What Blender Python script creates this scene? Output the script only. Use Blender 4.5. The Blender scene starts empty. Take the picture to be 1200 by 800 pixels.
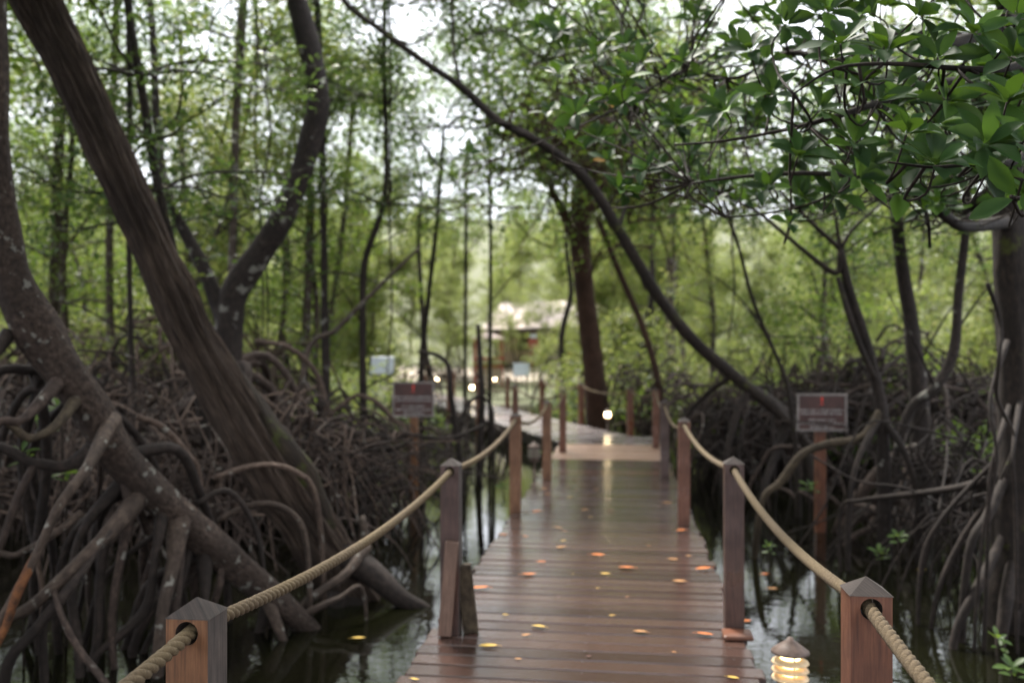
import bpy, math, random
import numpy as np
from mathutils import Vector, Matrix, noise

# ------------------------------------------------------------------ scene
R = math.radians
sc = bpy.context.scene
COL = sc.collection
F = 1050.0            # focal length in photo pixels (1200 wide)
HZ = 411.0            # horizon row
CH = 1.5              # eye height above the deck
WZ = -0.35            # water level (deck top is z = 0)

cd = bpy.data.cameras.new('camera'); cam = bpy.data.objects.new('camera', cd); COL.objects.link(cam)
cam.location = (0, 0, CH); cam.rotation_euler = (R(90), 0, 0)
cd.sensor_width = 36; cd.lens = 36 * F / 1200; cd.shift_y = 11 / 1200
cd.clip_start = 0.05; cd.clip_end = 600
cd.dof.use_dof = True; cd.dof.focus_distance = 2.25; cd.dof.aperture_fstop = 2.3
sc.camera = cam

SUN_EL, SUN_ROT = 56, -20
w = bpy.data.worlds.new('World'); sc.world = w; w.use_nodes = True
nt = w.node_tree; nt.nodes.clear()
N = nt.nodes.new; L = nt.links.new
out = N('ShaderNodeOutputWorld'); bg = N('ShaderNodeBackground'); bg.inputs[1].default_value = 0.145
sky = N('ShaderNodeTexSky'); sky.sky_type = 'NISHITA'; sky.sun_disc = False
sky.sun_elevation = R(SUN_EL); sky.sun_rotation = R(SUN_ROT); sky.dust_density = 2
tc = N('ShaderNodeTexCoord'); mp = N('ShaderNodeMapping'); mp.inputs['Scale'].default_value = (1, 1, 2.2)
nz = N('ShaderNodeTexNoise'); nz.inputs['Scale'].default_value = 2.3; nz.inputs['Detail'].default_value = 6
cr = N('ShaderNodeValToRGB'); cr.color_ramp.elements[0].position = .30; cr.color_ramp.elements[0].color = (.72, .72, .72, 1)
cr.color_ramp.elements[1].position = .62; cr.color_ramp.elements[1].color = (1, 1, 1, 1)
mx = N('ShaderNodeMix'); mx.data_type = 'RGBA'; mx.inputs[7].default_value = (8.9, 9.2, 9.9, 1)
L(tc.outputs['Generated'], mp.inputs[0]); L(mp.outputs[0], nz.inputs[0]); L(nz.outputs[0], cr.inputs[0])
L(cr.outputs[0], mx.inputs[0]); L(sky.outputs[0], mx.inputs[6]); L(mx.outputs[2], bg.inputs[0]); L(bg.outputs[0], out.inputs[0])

sd = bpy.data.lights.new('sun', 'SUN'); sd.energy = 5.0; sd.angle = R(12); sd.color = (1, .95, .87)
so = bpy.data.objects.new('sun', sd); COL.objects.link(so)
# light travels from the sun direction; elevation 62, from behind right
az = R(SUN_ROT); el = R(SUN_EL)
dirv = Vector((math.sin(az) * math.cos(el), math.cos(az) * math.cos(el), math.sin(el)))
so.rotation_euler = dirv.to_track_quat('Z', 'Y').to_euler()

sc.view_settings.view_transform = 'Standard'; sc.view_settings.look = 'None'
sc.view_settings.exposure = 1.12; sc.view_settings.gamma = 1
sc.render.engine = 'CYCLES'
cy = sc.cycles; cy.use_denoising = True
cy.max_bounces = 6; cy.diffuse_bounces = 4; cy.glossy_bounces = 3; cy.transmission_bounces = 3; cy.transparent_max_bounces = 4
cy.sample_clamp_indirect = 8; cy.caustics_reflective = False; cy.caustics_refractive = False

rnd = random.Random(7)
rng = np.random.default_rng(11)

def P(px, py, z):
    return Vector(((px - 600) / F * z, z, CH + (HZ - py) / F * z))

# ------------------------------------------------------------------ materials
def newmat(name):
    m = bpy.data.materials.new(name); m.use_nodes = True
    t = m.node_tree; t.nodes.clear()
    o = t.nodes.new('ShaderNodeOutputMaterial'); b = t.nodes.new('ShaderNodeBsdfPrincipled')
    t.links.new(b.outputs[0], o.inputs[0])
    return m, t, b, o

def ramp(t, stops, fac):
    r = t.nodes.new('ShaderNodeValToRGB'); e = r.color_ramp.elements
    while len(e) < len(stops): e.new(.5)
    for i, (p, c) in enumerate(stops):
        e[i].position = p; e[i].color = (*c, 1) if len(c) == 3 else c
    t.links.new(fac, r.inputs[0]); return r.outputs[0]

def noise_n(t, scale, detail=4, vec=None, rough=.55, sc3=None):
    n = t.nodes.new('ShaderNodeTexNoise'); n.inputs['Scale'].default_value = scale
    n.inputs['Detail'].default_value = detail; n.inputs['Roughness'].default_value = rough
    if vec is not None:
        if sc3:
            mpn = t.nodes.new('ShaderNodeMapping'); mpn.inputs['Scale'].default_value = sc3
            t.links.new(vec, mpn.inputs[0]); vec = mpn.outputs[0]
        t.links.new(vec, n.inputs['Vector'])
    return n.outputs[0]

def coord(t, which):
    if which == 'UV':
        return t.nodes.new('ShaderNodeUVMap').outputs[0]
    return t.nodes.new('ShaderNodeTexCoord').outputs[which]

def mixc(t, fac, a, b, mode='MIX'):
    m = t.nodes.new('ShaderNodeMix'); m.data_type = 'RGBA'; m.blend_type = mode
    for i, v in ((0, fac), (6, a), (7, b)):
        if isinstance(v, (int, float)): m.inputs[i].default_value = v
        elif isinstance(v, tuple): m.inputs[i].default_value = (*v, 1)
        else: t.links.new(v, m.inputs[i])
    return m.outputs[2]

def bump(t, b, h, strength=.5, dist=.01):
    n = t.nodes.new('ShaderNodeBump'); n.inputs['Strength'].default_value = strength; n.inputs['Distance'].default_value = dist
    t.links.new(h, n.inputs['Height']); t.links.new(n.outputs[0], b.inputs['Normal'])

BK = .50
def bark(name, dark, mid, light, stretch=(6, 1.2, 1), lichen=0.0, moss=0.0, bumps=.8, dist=.02, lsc=5.0, rough=.85):
    dark, mid, light = [tuple(x * BK * q_ for x, q_ in zip(c_, (1.08, .98, .92))) for c_ in (dark, mid, light)]
    m, t, b, o = newmat(name)
    uv = coord(t, 'UV'); ob = coord(t, 'Object')
    n1 = noise_n(t, 9, 7, uv, .65, stretch)
    n2 = noise_n(t, 3.1, 5, ob)
    c = ramp(t, [(.32, dark), (.5, mid), (.72, light)], n1)
    c = mixc(t, ramp(t, [(.4, (0, 0, 0)), (.65, (.7, .7, .7))], n2), c, tuple(x * .45 for x in mid))
    if lichen:
        n3 = noise_n(t, lsc, 3, ob)
        c = mixc(t, ramp(t, [(.66 - lichen, (0, 0, 0)), (.70 - lichen, (.75, .75, .75))], n3), c, (.20, .19, .165))
    if moss:
        n4 = noise_n(t, 5.0, 6, ob, .7)
        c = mixc(t, ramp(t, [(.62 - moss, (0, 0, 0)), (.70 - moss, (.9, .9, .9))], n4), c, (.055, .06, .012))
    t.links.new(c, b.inputs['Base Color']); b.inputs['Roughness'].default_value = rough
    b.inputs['Specular IOR Level'].default_value = .3
    bump(t, b, n1, bumps, dist)
    return m

def leafmat(name, stops, trans=.4, rough=.4, tcol=(.13, .19, .02), spec=.5):
    m, t, b, o = newmat(name)
    g = t.nodes.new('ShaderNodeNewGeometry')
    c = ramp(t, stops, g.outputs['Random Per Island'])
    t.links.new(c, b.inputs['Base Color']); b.inputs['Roughness'].default_value = rough
    b.inputs['Specular IOR Level'].default_value = min(spec, .28)
    tr = t.nodes.new('ShaderNodeBsdfTranslucent')
    cc = mixc(t, .55, c, tcol); t.links.new(cc, tr.inputs[0])
    ms = t.nodes.new('ShaderNodeMixShader'); ms.inputs[0].default_value = trans
    t.links.new(b.outputs[0], ms.inputs[1]); t.links.new(tr.outputs[0], ms.inputs[2]); t.links.new(ms.outputs[0], o.inputs[0])
    return m

M = {}
M['bark_fibre'] = bark('fibrous_bark', (.010, .006, .005), (.135, .098, .076), (.50, .40, .32), (22, .6, 1), 0, .0, 1.0, .06)
M['bark_moss'] = bark('mossy_fibrous_bark', (.008, .006, .004), (.06, .042, .028), (.17, .13, .08), (16, .8, 1), 0, .12, 1.0, .05)
M['bark_big'] = bark('speckled_bark', (.014, .010, .008), (.085, .060, .047), (.20, .155, .125), (5, 3, 1), .03, .0, 1.0, .03, 13)
M['bark_lichen'] = bark('lichen_bark', (.014, .011, .010), (.042, .032, .028), (.09, .072, .062), (4, 1.5, 1), .045, 0, .7, .015, 5.5)
M['bark_grey'] = bark('grey_bark', (.05, .04, .032), (.13, .105, .085), (.24, .20, .17), (4, 1.5, 1), .08, 0, .6, .01, 6)
M['bark_dark'] = bark('dark_bark', (.012, .009, .008), (.04, .03, .024), (.085, .065, .05), (4, 1.5, 1), 0, .02, .7, .012)
M['bark_red'] = bark('reddish_bark', (.03, .015, .010), (.10, .052, .034), (.19, .11, .075), (7, .8, 1), 0, 0, .9, .025)
M['root_brown'] = bark('root_bark', (.025, .018, .014), (.095, .07, .055), (.19, .15, .12), (3, 2, 1), .03, 0, .7, .01, 14)
M['root_grey'] = bark('root_tangle_bark', (.022, .015, .012), (.080, .058, .048), (.20, .15, .125), (3, 2, 1), .02, 0, .5, .01, 9)
M['root_pale'] = bark('pale_root_bark', (.05, .035, .028), (.17, .125, .10), (.33, .26, .21), (3, 2, 1), .02, 0, .5, .01, 9)
M['root_dark'] = bark('wet_root_bark', (.012, .009, .008), (.04, .03, .025), (.09, .07, .06), (3, 2, 1), .0, 0, .5, .01, 9)
M['root_orange'] = bark('orange_root_bark', (.03, .02, .014), (.20, .085, .035), (.40, .16, .05), (2, 2, 1), 0, 0, .9, .012)
M['root_moss'] = bark('mossy_root_bark', (.025, .019, .012), (.09, .07, .045), (.17, .14, .09), (3, 2, 1), .02, .0, .6, .01)
M['twig'] = bark('twig_bark', (.015, .011, .009), (.05, .037, .028), (.10, .075, .055), (3, 2, 1))

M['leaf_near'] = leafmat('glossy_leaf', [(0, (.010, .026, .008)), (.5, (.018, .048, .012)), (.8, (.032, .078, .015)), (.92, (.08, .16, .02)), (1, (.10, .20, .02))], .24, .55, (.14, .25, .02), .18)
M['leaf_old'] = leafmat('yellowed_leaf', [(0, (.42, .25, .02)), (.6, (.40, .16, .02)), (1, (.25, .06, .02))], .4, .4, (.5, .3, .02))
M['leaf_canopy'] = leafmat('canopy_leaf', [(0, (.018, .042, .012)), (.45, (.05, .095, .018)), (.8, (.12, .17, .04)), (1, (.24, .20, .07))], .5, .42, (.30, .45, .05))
M['leaf_bright'] = leafmat('sunny_leaf', [(0, (.022, .045, .012)), (.4, (.075, .115, .025)), (.8, (.21, .24, .08)), (1, (.36, .28, .14))], .46, .5, (.42, .50, .10))  # open-sky light on background leaves is put into this yellower, brighter colour
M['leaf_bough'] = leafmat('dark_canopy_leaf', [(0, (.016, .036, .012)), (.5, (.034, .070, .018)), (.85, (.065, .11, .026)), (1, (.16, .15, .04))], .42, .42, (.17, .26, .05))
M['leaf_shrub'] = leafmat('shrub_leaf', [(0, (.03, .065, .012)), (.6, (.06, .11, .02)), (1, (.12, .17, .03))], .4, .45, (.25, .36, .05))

def wood(name, cols, rough=(.25, .6), bands=1, uvs=(14, .9, 1)):
    cols = [tuple(x * .47 for x in c_) for c_ in cols]
    m, t, b, o = newmat(name)
    uv = coord(t, 'UV'); ob = coord(t, 'Object')
    n1 = noise_n(t, 7, 7, uv, .62, uvs); n2 = noise_n(t, 5, 4, ob)
    c = ramp(t, [(.3, cols[0]), (.52, cols[1]), (.75, cols[2])], n1)
    c = mixc(t, ramp(t, [(.42, (0, 0, 0)), (.66, (.65, .65, .65))], n2), c, cols[0])
    t.links.new(c, b.inputs['Base Color'])
    rr = ramp(t, [(.35, (rough[0],) * 3), (.65, (rough[1],) * 3)], n2); t.links.new(rr, b.inputs['Roughness'])
    bump(t, b, n1, .5, .003)
    return m

M['post_red'] = wood('reddish_post_wood', [(.12, .042, .022), (.31, .115, .06), (.46, .20, .105)])
M['post_dark'] = wood('dark_post_wood', [(.05, .022, .016), (.13, .058, .042), (.20, .10, .072)])
M['post_orange'] = wood('orange_post_wood', [(.15, .06, .024), (.38, .165, .07), (.54, .27, .12)])
M['post_cap'] = wood('weathered_cap_wood', [(.022, .016, .014), (.068, .046, .038), (.12, .085, .07)], (.85, .95))
M['post_side'] = wood('greyed_side_wood', [(.05, .04, .036), (.14, .105, .09), (.22, .17, .15)], (.5, .8))
M['beam'] = wood('beam_wood', [(.03, .02, .016), (.07, .048, .038), (.11, .08, .065)], (.5, .8))
M['brace'] = wood('pale_board_wood', [(.14, .075, .05), (.28, .16, .11), (.40, .25, .18)], (.4, .7))

def deck_mat(name, base, rmin, rmax):
    m, t, b, o = newmat(name)
    g = t.nodes.new('ShaderNodeNewGeometry'); ob = coord(t, 'Object')
    uv = coord(t, 'UV')
    n1 = noise_n(t, 6, 7, uv, .62, (1.2, 16, 1))
    n2 = noise_n(t, 1.7, 5, ob, .6); n3 = noise_n(t, 26, 4, ob, .7)
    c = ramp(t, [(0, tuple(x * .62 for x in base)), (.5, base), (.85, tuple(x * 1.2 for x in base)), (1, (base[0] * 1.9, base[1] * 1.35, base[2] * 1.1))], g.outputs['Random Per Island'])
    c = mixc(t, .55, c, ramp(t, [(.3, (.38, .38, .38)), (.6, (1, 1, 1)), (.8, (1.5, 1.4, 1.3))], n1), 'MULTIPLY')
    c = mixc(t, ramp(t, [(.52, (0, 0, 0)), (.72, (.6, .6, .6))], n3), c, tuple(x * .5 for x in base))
    t.links.new(c, b.inputs['Base Color'])
    rr = ramp(t, [(.36, (rmin,) * 3), (.52, ((rmin + rmax) / 2,) * 3), (.68, (rmax,) * 3)], n2)
    t.links.new(rr, b.inputs['Roughness'])
    b.inputs['Specular IOR Level'].default_value = .5
    h = t.nodes.new('ShaderNodeMath'); h.operation = 'ADD'; t.links.new(n1, h.inputs[0]); t.links.new(n3, h.inputs[1])
    bump(t, b, h.outputs[0], .28, .004)
    return m
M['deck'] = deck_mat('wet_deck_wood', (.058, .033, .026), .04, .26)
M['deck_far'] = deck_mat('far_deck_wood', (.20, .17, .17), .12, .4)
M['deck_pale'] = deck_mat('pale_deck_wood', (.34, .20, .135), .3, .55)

def rope_mat():
    m, t, b, o = newmat('hemp_rope')
    uv = coord(t, 'UV'); n1 = noise_n(t, 30, 5, uv, .7, (3, 10, 1)); n2 = noise_n(t, 2, 3, coord(t, 'Object'))
    c = ramp(t, [(.3, (.045, .029, .015)), (.55, (.105, .072, .038)), (.8, (.19, .14, .085))], n1)
    c = mixc(t, ramp(t, [(.4, (0, 0, 0)), (.65, (.5, .5, .5))], n2), c, (.12, .085, .035))
    t.links.new(c, b.inputs['Base Color']); b.inputs['Roughness'].default_value = .9
    bump(t, b, n1, .8, .004)
    return m
M['rope'] = rope_mat()

def plain(name, col, rough=.6, metal=0, var=.35, scale=8):
    m, t, b, o = newmat(name)
    n1 = noise_n(t, scale, 5, coord(t, 'Object'))
    c = ramp(t, [(.3, tuple(x * (1 - var) for x in col)), (.7, tuple(min(1, x * (1 + var)) for x in col))], n1)
    t.links.new(c, b.inputs['Base Color']); b.inputs['Roughness'].default_value = rough; b.inputs['Metallic'].default_value = metal
    return m
M['sign_brown'] = plain('brown_sign_paint', (.05, .018, .014), .6)
M['sign_frame'] = plain('grey_sign_frame', (.17, .145, .135), .6)
M['sign_white'] = plain('white_lettering', (.40, .38, .37), .6, 0, .1)
M['sign_red'] = plain('red_emblem', (.45, .03, .015), .5)
M['panel_white'] = plain('white_board', (.62, .66, .74), .4, 0, .12, 3)
M['lamp_metal'] = plain('lamp_metal', (.10, .065, .05), .6, .1, .4, 40)
M['lamp_louvre'] = plain('lamp_louvre', (.62, .45, .26), .5, 0, .25, 30)  # warm glow of the lit lamps is put into this brighter louvre colour
M['lamp_louvre_off'] = plain('lamp_louvre_unlit', (.26, .22, .18), .6, 0, .25, 30)
M['red_paint'] = plain('red_paint', (.30, .07, .045), .5)
M['cream_wall'] = plain('cream_render', (.66, .56, .47), .85, 0, .15, 1.5)
M['roof_pale'] = plain('pale_roof', (.52, .43, .38), .9, 0, .22, 2.2)
M['roof_tile'] = plain('clay_tile', (.36, .17, .10), .8, 0, .25, 6)
M['dark_inside'] = plain('dark_timber', (.05, .035, .03), .8)
M['sand'] = plain('sand', (.50, .42, .34), .95, 0, .2, .8)
M['leaf_orange'] = plain('fallen_orange_leaf', (.42, .11, .008), .8, 0, .3, 25)
M['leaf_yellow'] = plain('fallen_yellow_leaf', (.42, .27, .04), .8, 0, .25, 25)
M['leaf_tan'] = plain('fallen_tan_leaf', (.30, .14, .04), .8, 0, .3, 25)
M['leaf_brown'] = plain('fallen_brown_leaf', (.10, .035, .02), .5, 0, .3, 25)

def emis(name, col, s):
    m, t, b, o = newmat(name); b.inputs['Base Color'].default_value = (*col, 1)
    b.inputs['Emission Color'].default_value = (*col, 1); b.inputs['Emission Strength'].default_value = s
    return m
M['glow'] = emis('warm_lamp_glow', (1, .78, .38), 3.2)
M['glow_far'] = emis('warm_far_lamp_glow', (1, .80, .48), 17)

def water_mat():
    m, t, b, o = newmat('dark_water')
    ob = coord(t, 'Object')
    c = ramp(t, [(.35, (.002, .002, .001)), (.7, (.006, .0065, .0025))], noise_n(t, .6, 4, ob))
    t.links.new(c, b.inputs['Base Color']); b.inputs['Roughness'].default_value = .025; b.inputs['IOR'].default_value = 1.33
    b.inputs['Specular IOR Level'].default_value = 1.0
    n1 = noise_n(t, 9, 3, ob, .5, (1, 1.6, 1)); n2 = noise_n(t, 1.3, 2, ob)
    mm = t.nodes.new('ShaderNodeMath'); mm.operation = 'MULTIPLY'; t.links.new(n1, mm.inputs[0]); t.links.new(n2, mm.inputs[1])
    bump(t, b, mm.outputs[0], .13, .02)
    return m
M['water'] = water_mat()

def ground_mat():
    m, t, b, o = newmat('mud_and_litter')
    ob = coord(t, 'Object')
    n1 = noise_n(t, 7, 8, ob, .7); n2 = noise_n(t, .25, 4, ob)
    mud = ramp(t, [(.3, (.012, .009, .007)), (.55, (.05, .036, .026)), (.75, (.11, .08, .055))], n1)
    gr = ramp(t, [(.3, (.03, .035, .010)), (.7, (.11, .12, .035))], n1)
    sep = t.nodes.new('ShaderNodeSeparateXYZ'); t.links.new(ob, sep.inputs[0])
    mr = t.nodes.new('ShaderNodeMapRange'); mr.inputs[1].default_value = 16; mr.inputs[2].default_value = 30
    t.links.new(sep.outputs[1], mr.inputs[0])
    c = mixc(t, mr.outputs[0], mud, gr)
    t.links.new(c, b.inputs['Base Color']); b.inputs['Roughness'].default_value = .8
    bump(t, b, n1, .8, .05)
    return m
M['ground'] = ground_mat()

# ------------------------------------------------------------------ mesh builder
class MB:
    def __init__(s): s.V = []; s.Fc = []; s.UV = []; s.n = 0; s.MI = []; s.mats = []
    def add(s, verts, faces, uvs=None, mi=0):
        verts = np.asarray(verts, float)
        s.V.append(verts); k = s.n
        for i, f in enumerate(faces):
            s.Fc.append(tuple(j + k for j in f)); s.MI.append(mi)
            s.UV.append(uvs[i] if uvs is not None else [(float(verts[j][0] + verts[j][1]), float(verts[j][2])) for j in f])
        s.n += len(verts)
    def tube(s, pts, rad, sides=8, caps=True, wob=0.0, ridge=0.0, seed=0, mi=0, v0=0.0):
        pts = [Vector(p) for p in pts]; n = len(pts)
        if n < 2: return
        tang = []
        for i in range(n):
            a = pts[max(0, i - 1)]; b = pts[min(n - 1, i + 1)]
            d = (b - a); tang.append(d.normalized() if d.length > 1e-9 else Vector((0, 0, 1)))
        up = Vector((0, 0, 1)) if abs(tang[0].z) < .9 else Vector((1, 0, 0))
        nrm = (up - tang[0] * up.dot(tang[0])).normalized()
        V = []; L_ = v0; Ls = []
        for i in range(n):
            nrm = (nrm - tang[i] * nrm.dot(tang[i]))
            nrm = nrm.normalized() if nrm.length > 1e-6 else tang[i].orthogonal().normalized()
            bn = tang[i].cross(nrm)
            if i: L_ += (pts[i] - pts[i - 1]).length
            Ls.append(L_)
            for k in range(sides):
                a = 2 * math.pi * k / sides
                r = rad[i]
                if wob: r *= 1 + wob * noise.noise(Vector((pts[i].x * 3 + math.cos(a) * .9 + seed, pts[i].y * 3 + math.sin(a) * .9, pts[i].z * 3)))
                if ridge: r *= 1 + ridge * noise.noise(Vector((math.cos(a) * 3.2 + seed, math.sin(a) * 3.2, L_ * .55))) + ridge * .45 * noise.noise(Vector((math.cos(a) * 8 + seed, math.sin(a) * 8, L_ * 1.4))) + (ridge * .5 * noise.noise(Vector((math.cos(a) * 17 + seed, math.sin(a) * 17, L_ * 1.9))) if sides > 60 else 0)
                V.append(pts[i] + (nrm * math.cos(a) + bn * math.sin(a)) * r)
        Fs = []; U = []
        avg = sum(rad) / n * 2 * math.pi
        for i in range(n - 1):
            for k in range(sides):
                k2 = (k + 1) % sides
                Fs.append((i * sides + k, i * sides + k2, (i + 1) * sides + k2, (i + 1) * sides + k))
                u0, u1 = avg * k / sides, avg * (k + 1) / sides
                U.append([(u0, Ls[i]), (u1, Ls[i]), (u1, Ls[i + 1]), (u0, Ls[i + 1])])
        if caps:
            Fs.append(tuple(range(sides - 1, -1, -1))); U.append([(0, 0)] * sides)
            Fs.append(tuple((n - 1) * sides + k for k in range(sides))); U.append([(0, 0)] * sides)
        s.add(V, Fs, U, mi)
    def box(s, c, size, rot=None, mi=0, uvaxis=2, bevel=0):
        sx, sy, sz = (x / 2 for x in size)
        if bevel:
            b = bevel; ring = []
            for zz, ins in ((-sz, b), (-sz + b, 0), (sz - b, 0), (sz, b)):
                x, y = sx - ins, sy - ins; q = b * .0 + b
                ring.append([(-x, -y + q, zz), (-x + q, -y, zz), (x - q, -y, zz), (x, -y + q, zz), (x, y - q, zz), (x - q, y, zz), (-x + q, y, zz), (-x, y - q, zz)])
            vs = [Vector(p) for r_ in ring for p in r_]
            fs = [tuple(range(7, -1, -1)), tuple(24 + k for k in range(8))]
            for i in range(3):
                for k in range(8):
                    k2 = (k + 1) % 8; fs.append((i * 8 + k, i * 8 + k2, i * 8 + 8 + k2, i * 8 + 8 + k))
        else:
            vs = [Vector((x * sx, y * sy, z * sz)) for x in (-1, 1) for y in (-1, 1) for z in (-1, 1)]
            fs = [(0, 1, 3, 2), (4, 6, 7, 5), (0, 4, 5, 1), (2, 3, 7, 6), (0, 2, 6, 4), (1, 5, 7, 3)]
        loc = [v.copy() for v in vs]
        off = rnd.random() * 7
        U = []
        for f in fs:
            o = [a for a in range(3) if a != uvaxis]
            U.append([(loc[j][o[0]] + loc[j][o[1]] + off, loc[j][uvaxis] + off) for j in f])
        c = Vector(c)
        vs = [(rot @ v if rot is not None else v) + c for v in vs]
        s.add(vs, fs, U, mi)
    def lathe(s, c, prof, sides=20, mi=0):
        c = Vector(c); V = []; Fs = []
        for (r, z) in prof:
            for k in range(sides):
                a = 2 * math.pi * k / sides; V.append(c + Vector((math.cos(a) * r, math.sin(a) * r, z)))
        for i in range(len(prof) - 1):
            for k in range(sides):
                k2 = (k + 1) % sides; Fs.append((i * sides + k, i * sides + k2, (i + 1) * sides + k2, (i + 1) * sides + k))
        Fs.append(tuple(range(sides - 1, -1, -1))); Fs.append(tuple((len(prof) - 1) * sides + k for k in range(sides)))
        s.add(V, Fs, None, mi)
    def build(s, name, mats, parent=None, smooth=True, loc=None):
        if not isinstance(mats, (list, tuple)): mats = [mats]
        me = bpy.data.meshes.new(name)
        V = np.concatenate(s.V) if s.V else np.zeros((0, 3))
        if loc is not None: V = V - np.array(loc)
        me.from_pydata(V.tolist(), [], s.Fc)
        ul = me.uv_layers.new(name='UVMap')
        flat = np.array([c for f in s.UV for uv in f for c in uv], dtype=np.float32)
        ul.data.foreach_set('uv', flat)
        for m in mats: me.materials.append(m)
        if len(mats) > 1: me.polygons.foreach_set('material_index', s.MI)
        if smooth: me.polygons.foreach_set('use_smooth', [True] * len(me.polygons))
        me.update()
        o = bpy.data.objects.new(name, me); COL.objects.link(o)
        if parent is not None: o.parent = parent
        if loc is not None: o.location = loc
        return o

def tag(o, label=None, cat=None, group=None, kind=None):
    if label: o['label'] = label
    if cat: o['category'] = cat
    if group: o['group'] = group
    if kind: o['kind'] = kind
    return o

def empty(name, loc=(0, 0, 0), rz=0):
    o = bpy.data.objects.new(name, None); COL.objects.link(o); o.location = loc; o.rotation_euler = (0, 0, rz)
    o.empty_display_size = .2
    return o

def copy_tree(o, parent=None):
    c = o.copy(); COL.objects.link(c); c.parent = parent
    for ch in [x for x in o.children]: copy_tree(ch, c)
    return c

def smooth_path(pts, rad, per=5):
    """Catmull-Rom through the points."""
    pts = [Vector(p) for p in pts]; n = len(pts)
    if n < 3:
        a, b = pts; return [a.lerp(b, i / per) for i in range(per + 1)], [rad[0] + (rad[1] - rad[0]) * i / per for i in range(per + 1)]
    ext = [pts[0] * 2 - pts[1]] + pts + [pts[-1] * 2 - pts[-2]]
    P_, R_ = [], []
    for i in range(n - 1):
        p0, p1, p2, p3 = ext[i:i + 4]
        for k in range(per):
            t = k / per
            P_.append(.5 * ((2 * p1) + (p2 - p0) * t + (2 * p0 - 5 * p1 + 4 * p2 - p3) * t * t + (3 * p1 - p0 - 3 * p2 + p3) * t ** 3))
            R_.append(rad[i] + (rad[i + 1] - rad[i]) * t)
    P_.append(pts[-1]); R_.append(rad[-1])
    return P_, R_

# ------------------------------------------------------------------ leaves
LEAF4 = (np.array([[0, 0, 0], [.45, .5, .10], [1, 0, -.05], [.45, -.5, .10]]), [(0, 3, 2), (0, 2, 1)])
_u = [0, .12, .32, .58, .82, 1.0]; _w = [.03, .24, .44, .5, .30, 0.01]; _d = [0, .02, .03, .0, -.06, -.15]
_vs = []; _fs = []
for a, b, c in zip(_u, _w, _d): _vs += [[a, b, c + b * .28], [a, 0, c], [a, -b, c + b * .28]]
for i in range(5):
    for k in range(2): _fs.append((i * 3 + k, i * 3 + k + 1, i * 3 + 4 + k, i * 3 + 3 + k))
LEAFN = (np.array(_vs), _fs)
_vc = [[a, b * (1 - .12 * math.sin(a * 7)), c - .22 * a * a + abs(b) * .25 + .03 * math.sin(a * 9 + b * 5)] for a, b, c in _vs]
LEAFC = (np.array(_vc), _fs)
LEAFN_ = [(f[0], f[3], f[2], f[1]) for f in _fs]

def leaves_mesh(name, c, d, n, L_, W_, mat, parent, template=LEAF4, matidx=None, smooth=False):
    """N leaves: base points c, directions d, up normals n, lengths, widths."""
    T, Fs = template
    d = d / np.linalg.norm(d, axis=1, keepdims=True)
    n = n - d * np.sum(n * d, 1, keepdims=True); n = n / (np.linalg.norm(n, axis=1, keepdims=True) + 1e-9)
    s = np.cross(n, d)
    V = (c[:, None, :] + d[:, None, :] * (T[None, :, 0:1] * L_[:, None, None]) + s[:, None, :] * (T[None, :, 1:2] * W_[:, None, None])
         + n[:, None, :] * (T[None, :, 2:3] * W_[:, None, None]))
    N_ = len(c); k = len(T); V = V.reshape(-1, 3)
    fl = np.array([j for f in Fs for j in f]); fc = np.array([len(f) for f in Fs])
    idx = (fl[None, :] + (np.arange(N_) * k)[:, None]).reshape(-1)
    cnt = np.tile(fc, N_)
    me = bpy.data.meshes.new(name)
    me.vertices.add(len(V)); me.vertices.foreach_set('co', V.astype(np.float32).ravel())
    me.loops.add(len(idx)); me.loops.foreach_set('vertex_index', idx.astype(np.int32))
    me.polygons.add(len(cnt)); st = np.concatenate([[0], np.cumsum(cnt)[:-1]])
    me.polygons.foreach_set('loop_start', st.astype(np.int32)); me.polygons.foreach_set('loop_total', cnt.astype(np.int32))
    for m in (mat if isinstance(mat, list) else [mat]): me.materials.append(m)
    if matidx is not None: me.polygons.foreach_set('material_index', np.repeat(matidx, len(Fs)).astype(np.int32))
    if smooth: me.polygons.foreach_set('use_smooth', [True] * len(cnt))
    me.update(calc_edges=True); me.validate()
    o = bpy.data.objects.new(name, me); COL.objects.link(o); o.parent = parent
    return o

def unit(a): return a / (np.linalg.norm(a, axis=1, keepdims=True) + 1e-9)

def leaf_cloud(name, pts, per, spread, size, mat, parent, seed, flat=.55, droop=.0):
    g = np.random.default_rng(seed)
    pts = np.asarray([tuple(p) for p in pts])
    c = np.repeat(pts, per, 0); N_ = len(c)
    off = unit(g.normal(size=(N_, 3))) * (g.random((N_, 1)) ** .6) * spread; off[:, 2] *= flat
    c = c + off
    d = unit(off + g.normal(size=(N_, 3)) * spread * .5); d[:, 2] = d[:, 2] * .6 - droop
    n = g.normal(size=(N_, 3)) * .55 + np.array([0, 0, 1.0])
    Ls = size * (.65 + .7 * g.random(N_)); Ws = Ls * (.42 + .15 * g.random(N_))
    return leaves_mesh(name, c, d, n, Ls, Ws, mat, parent)

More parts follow.
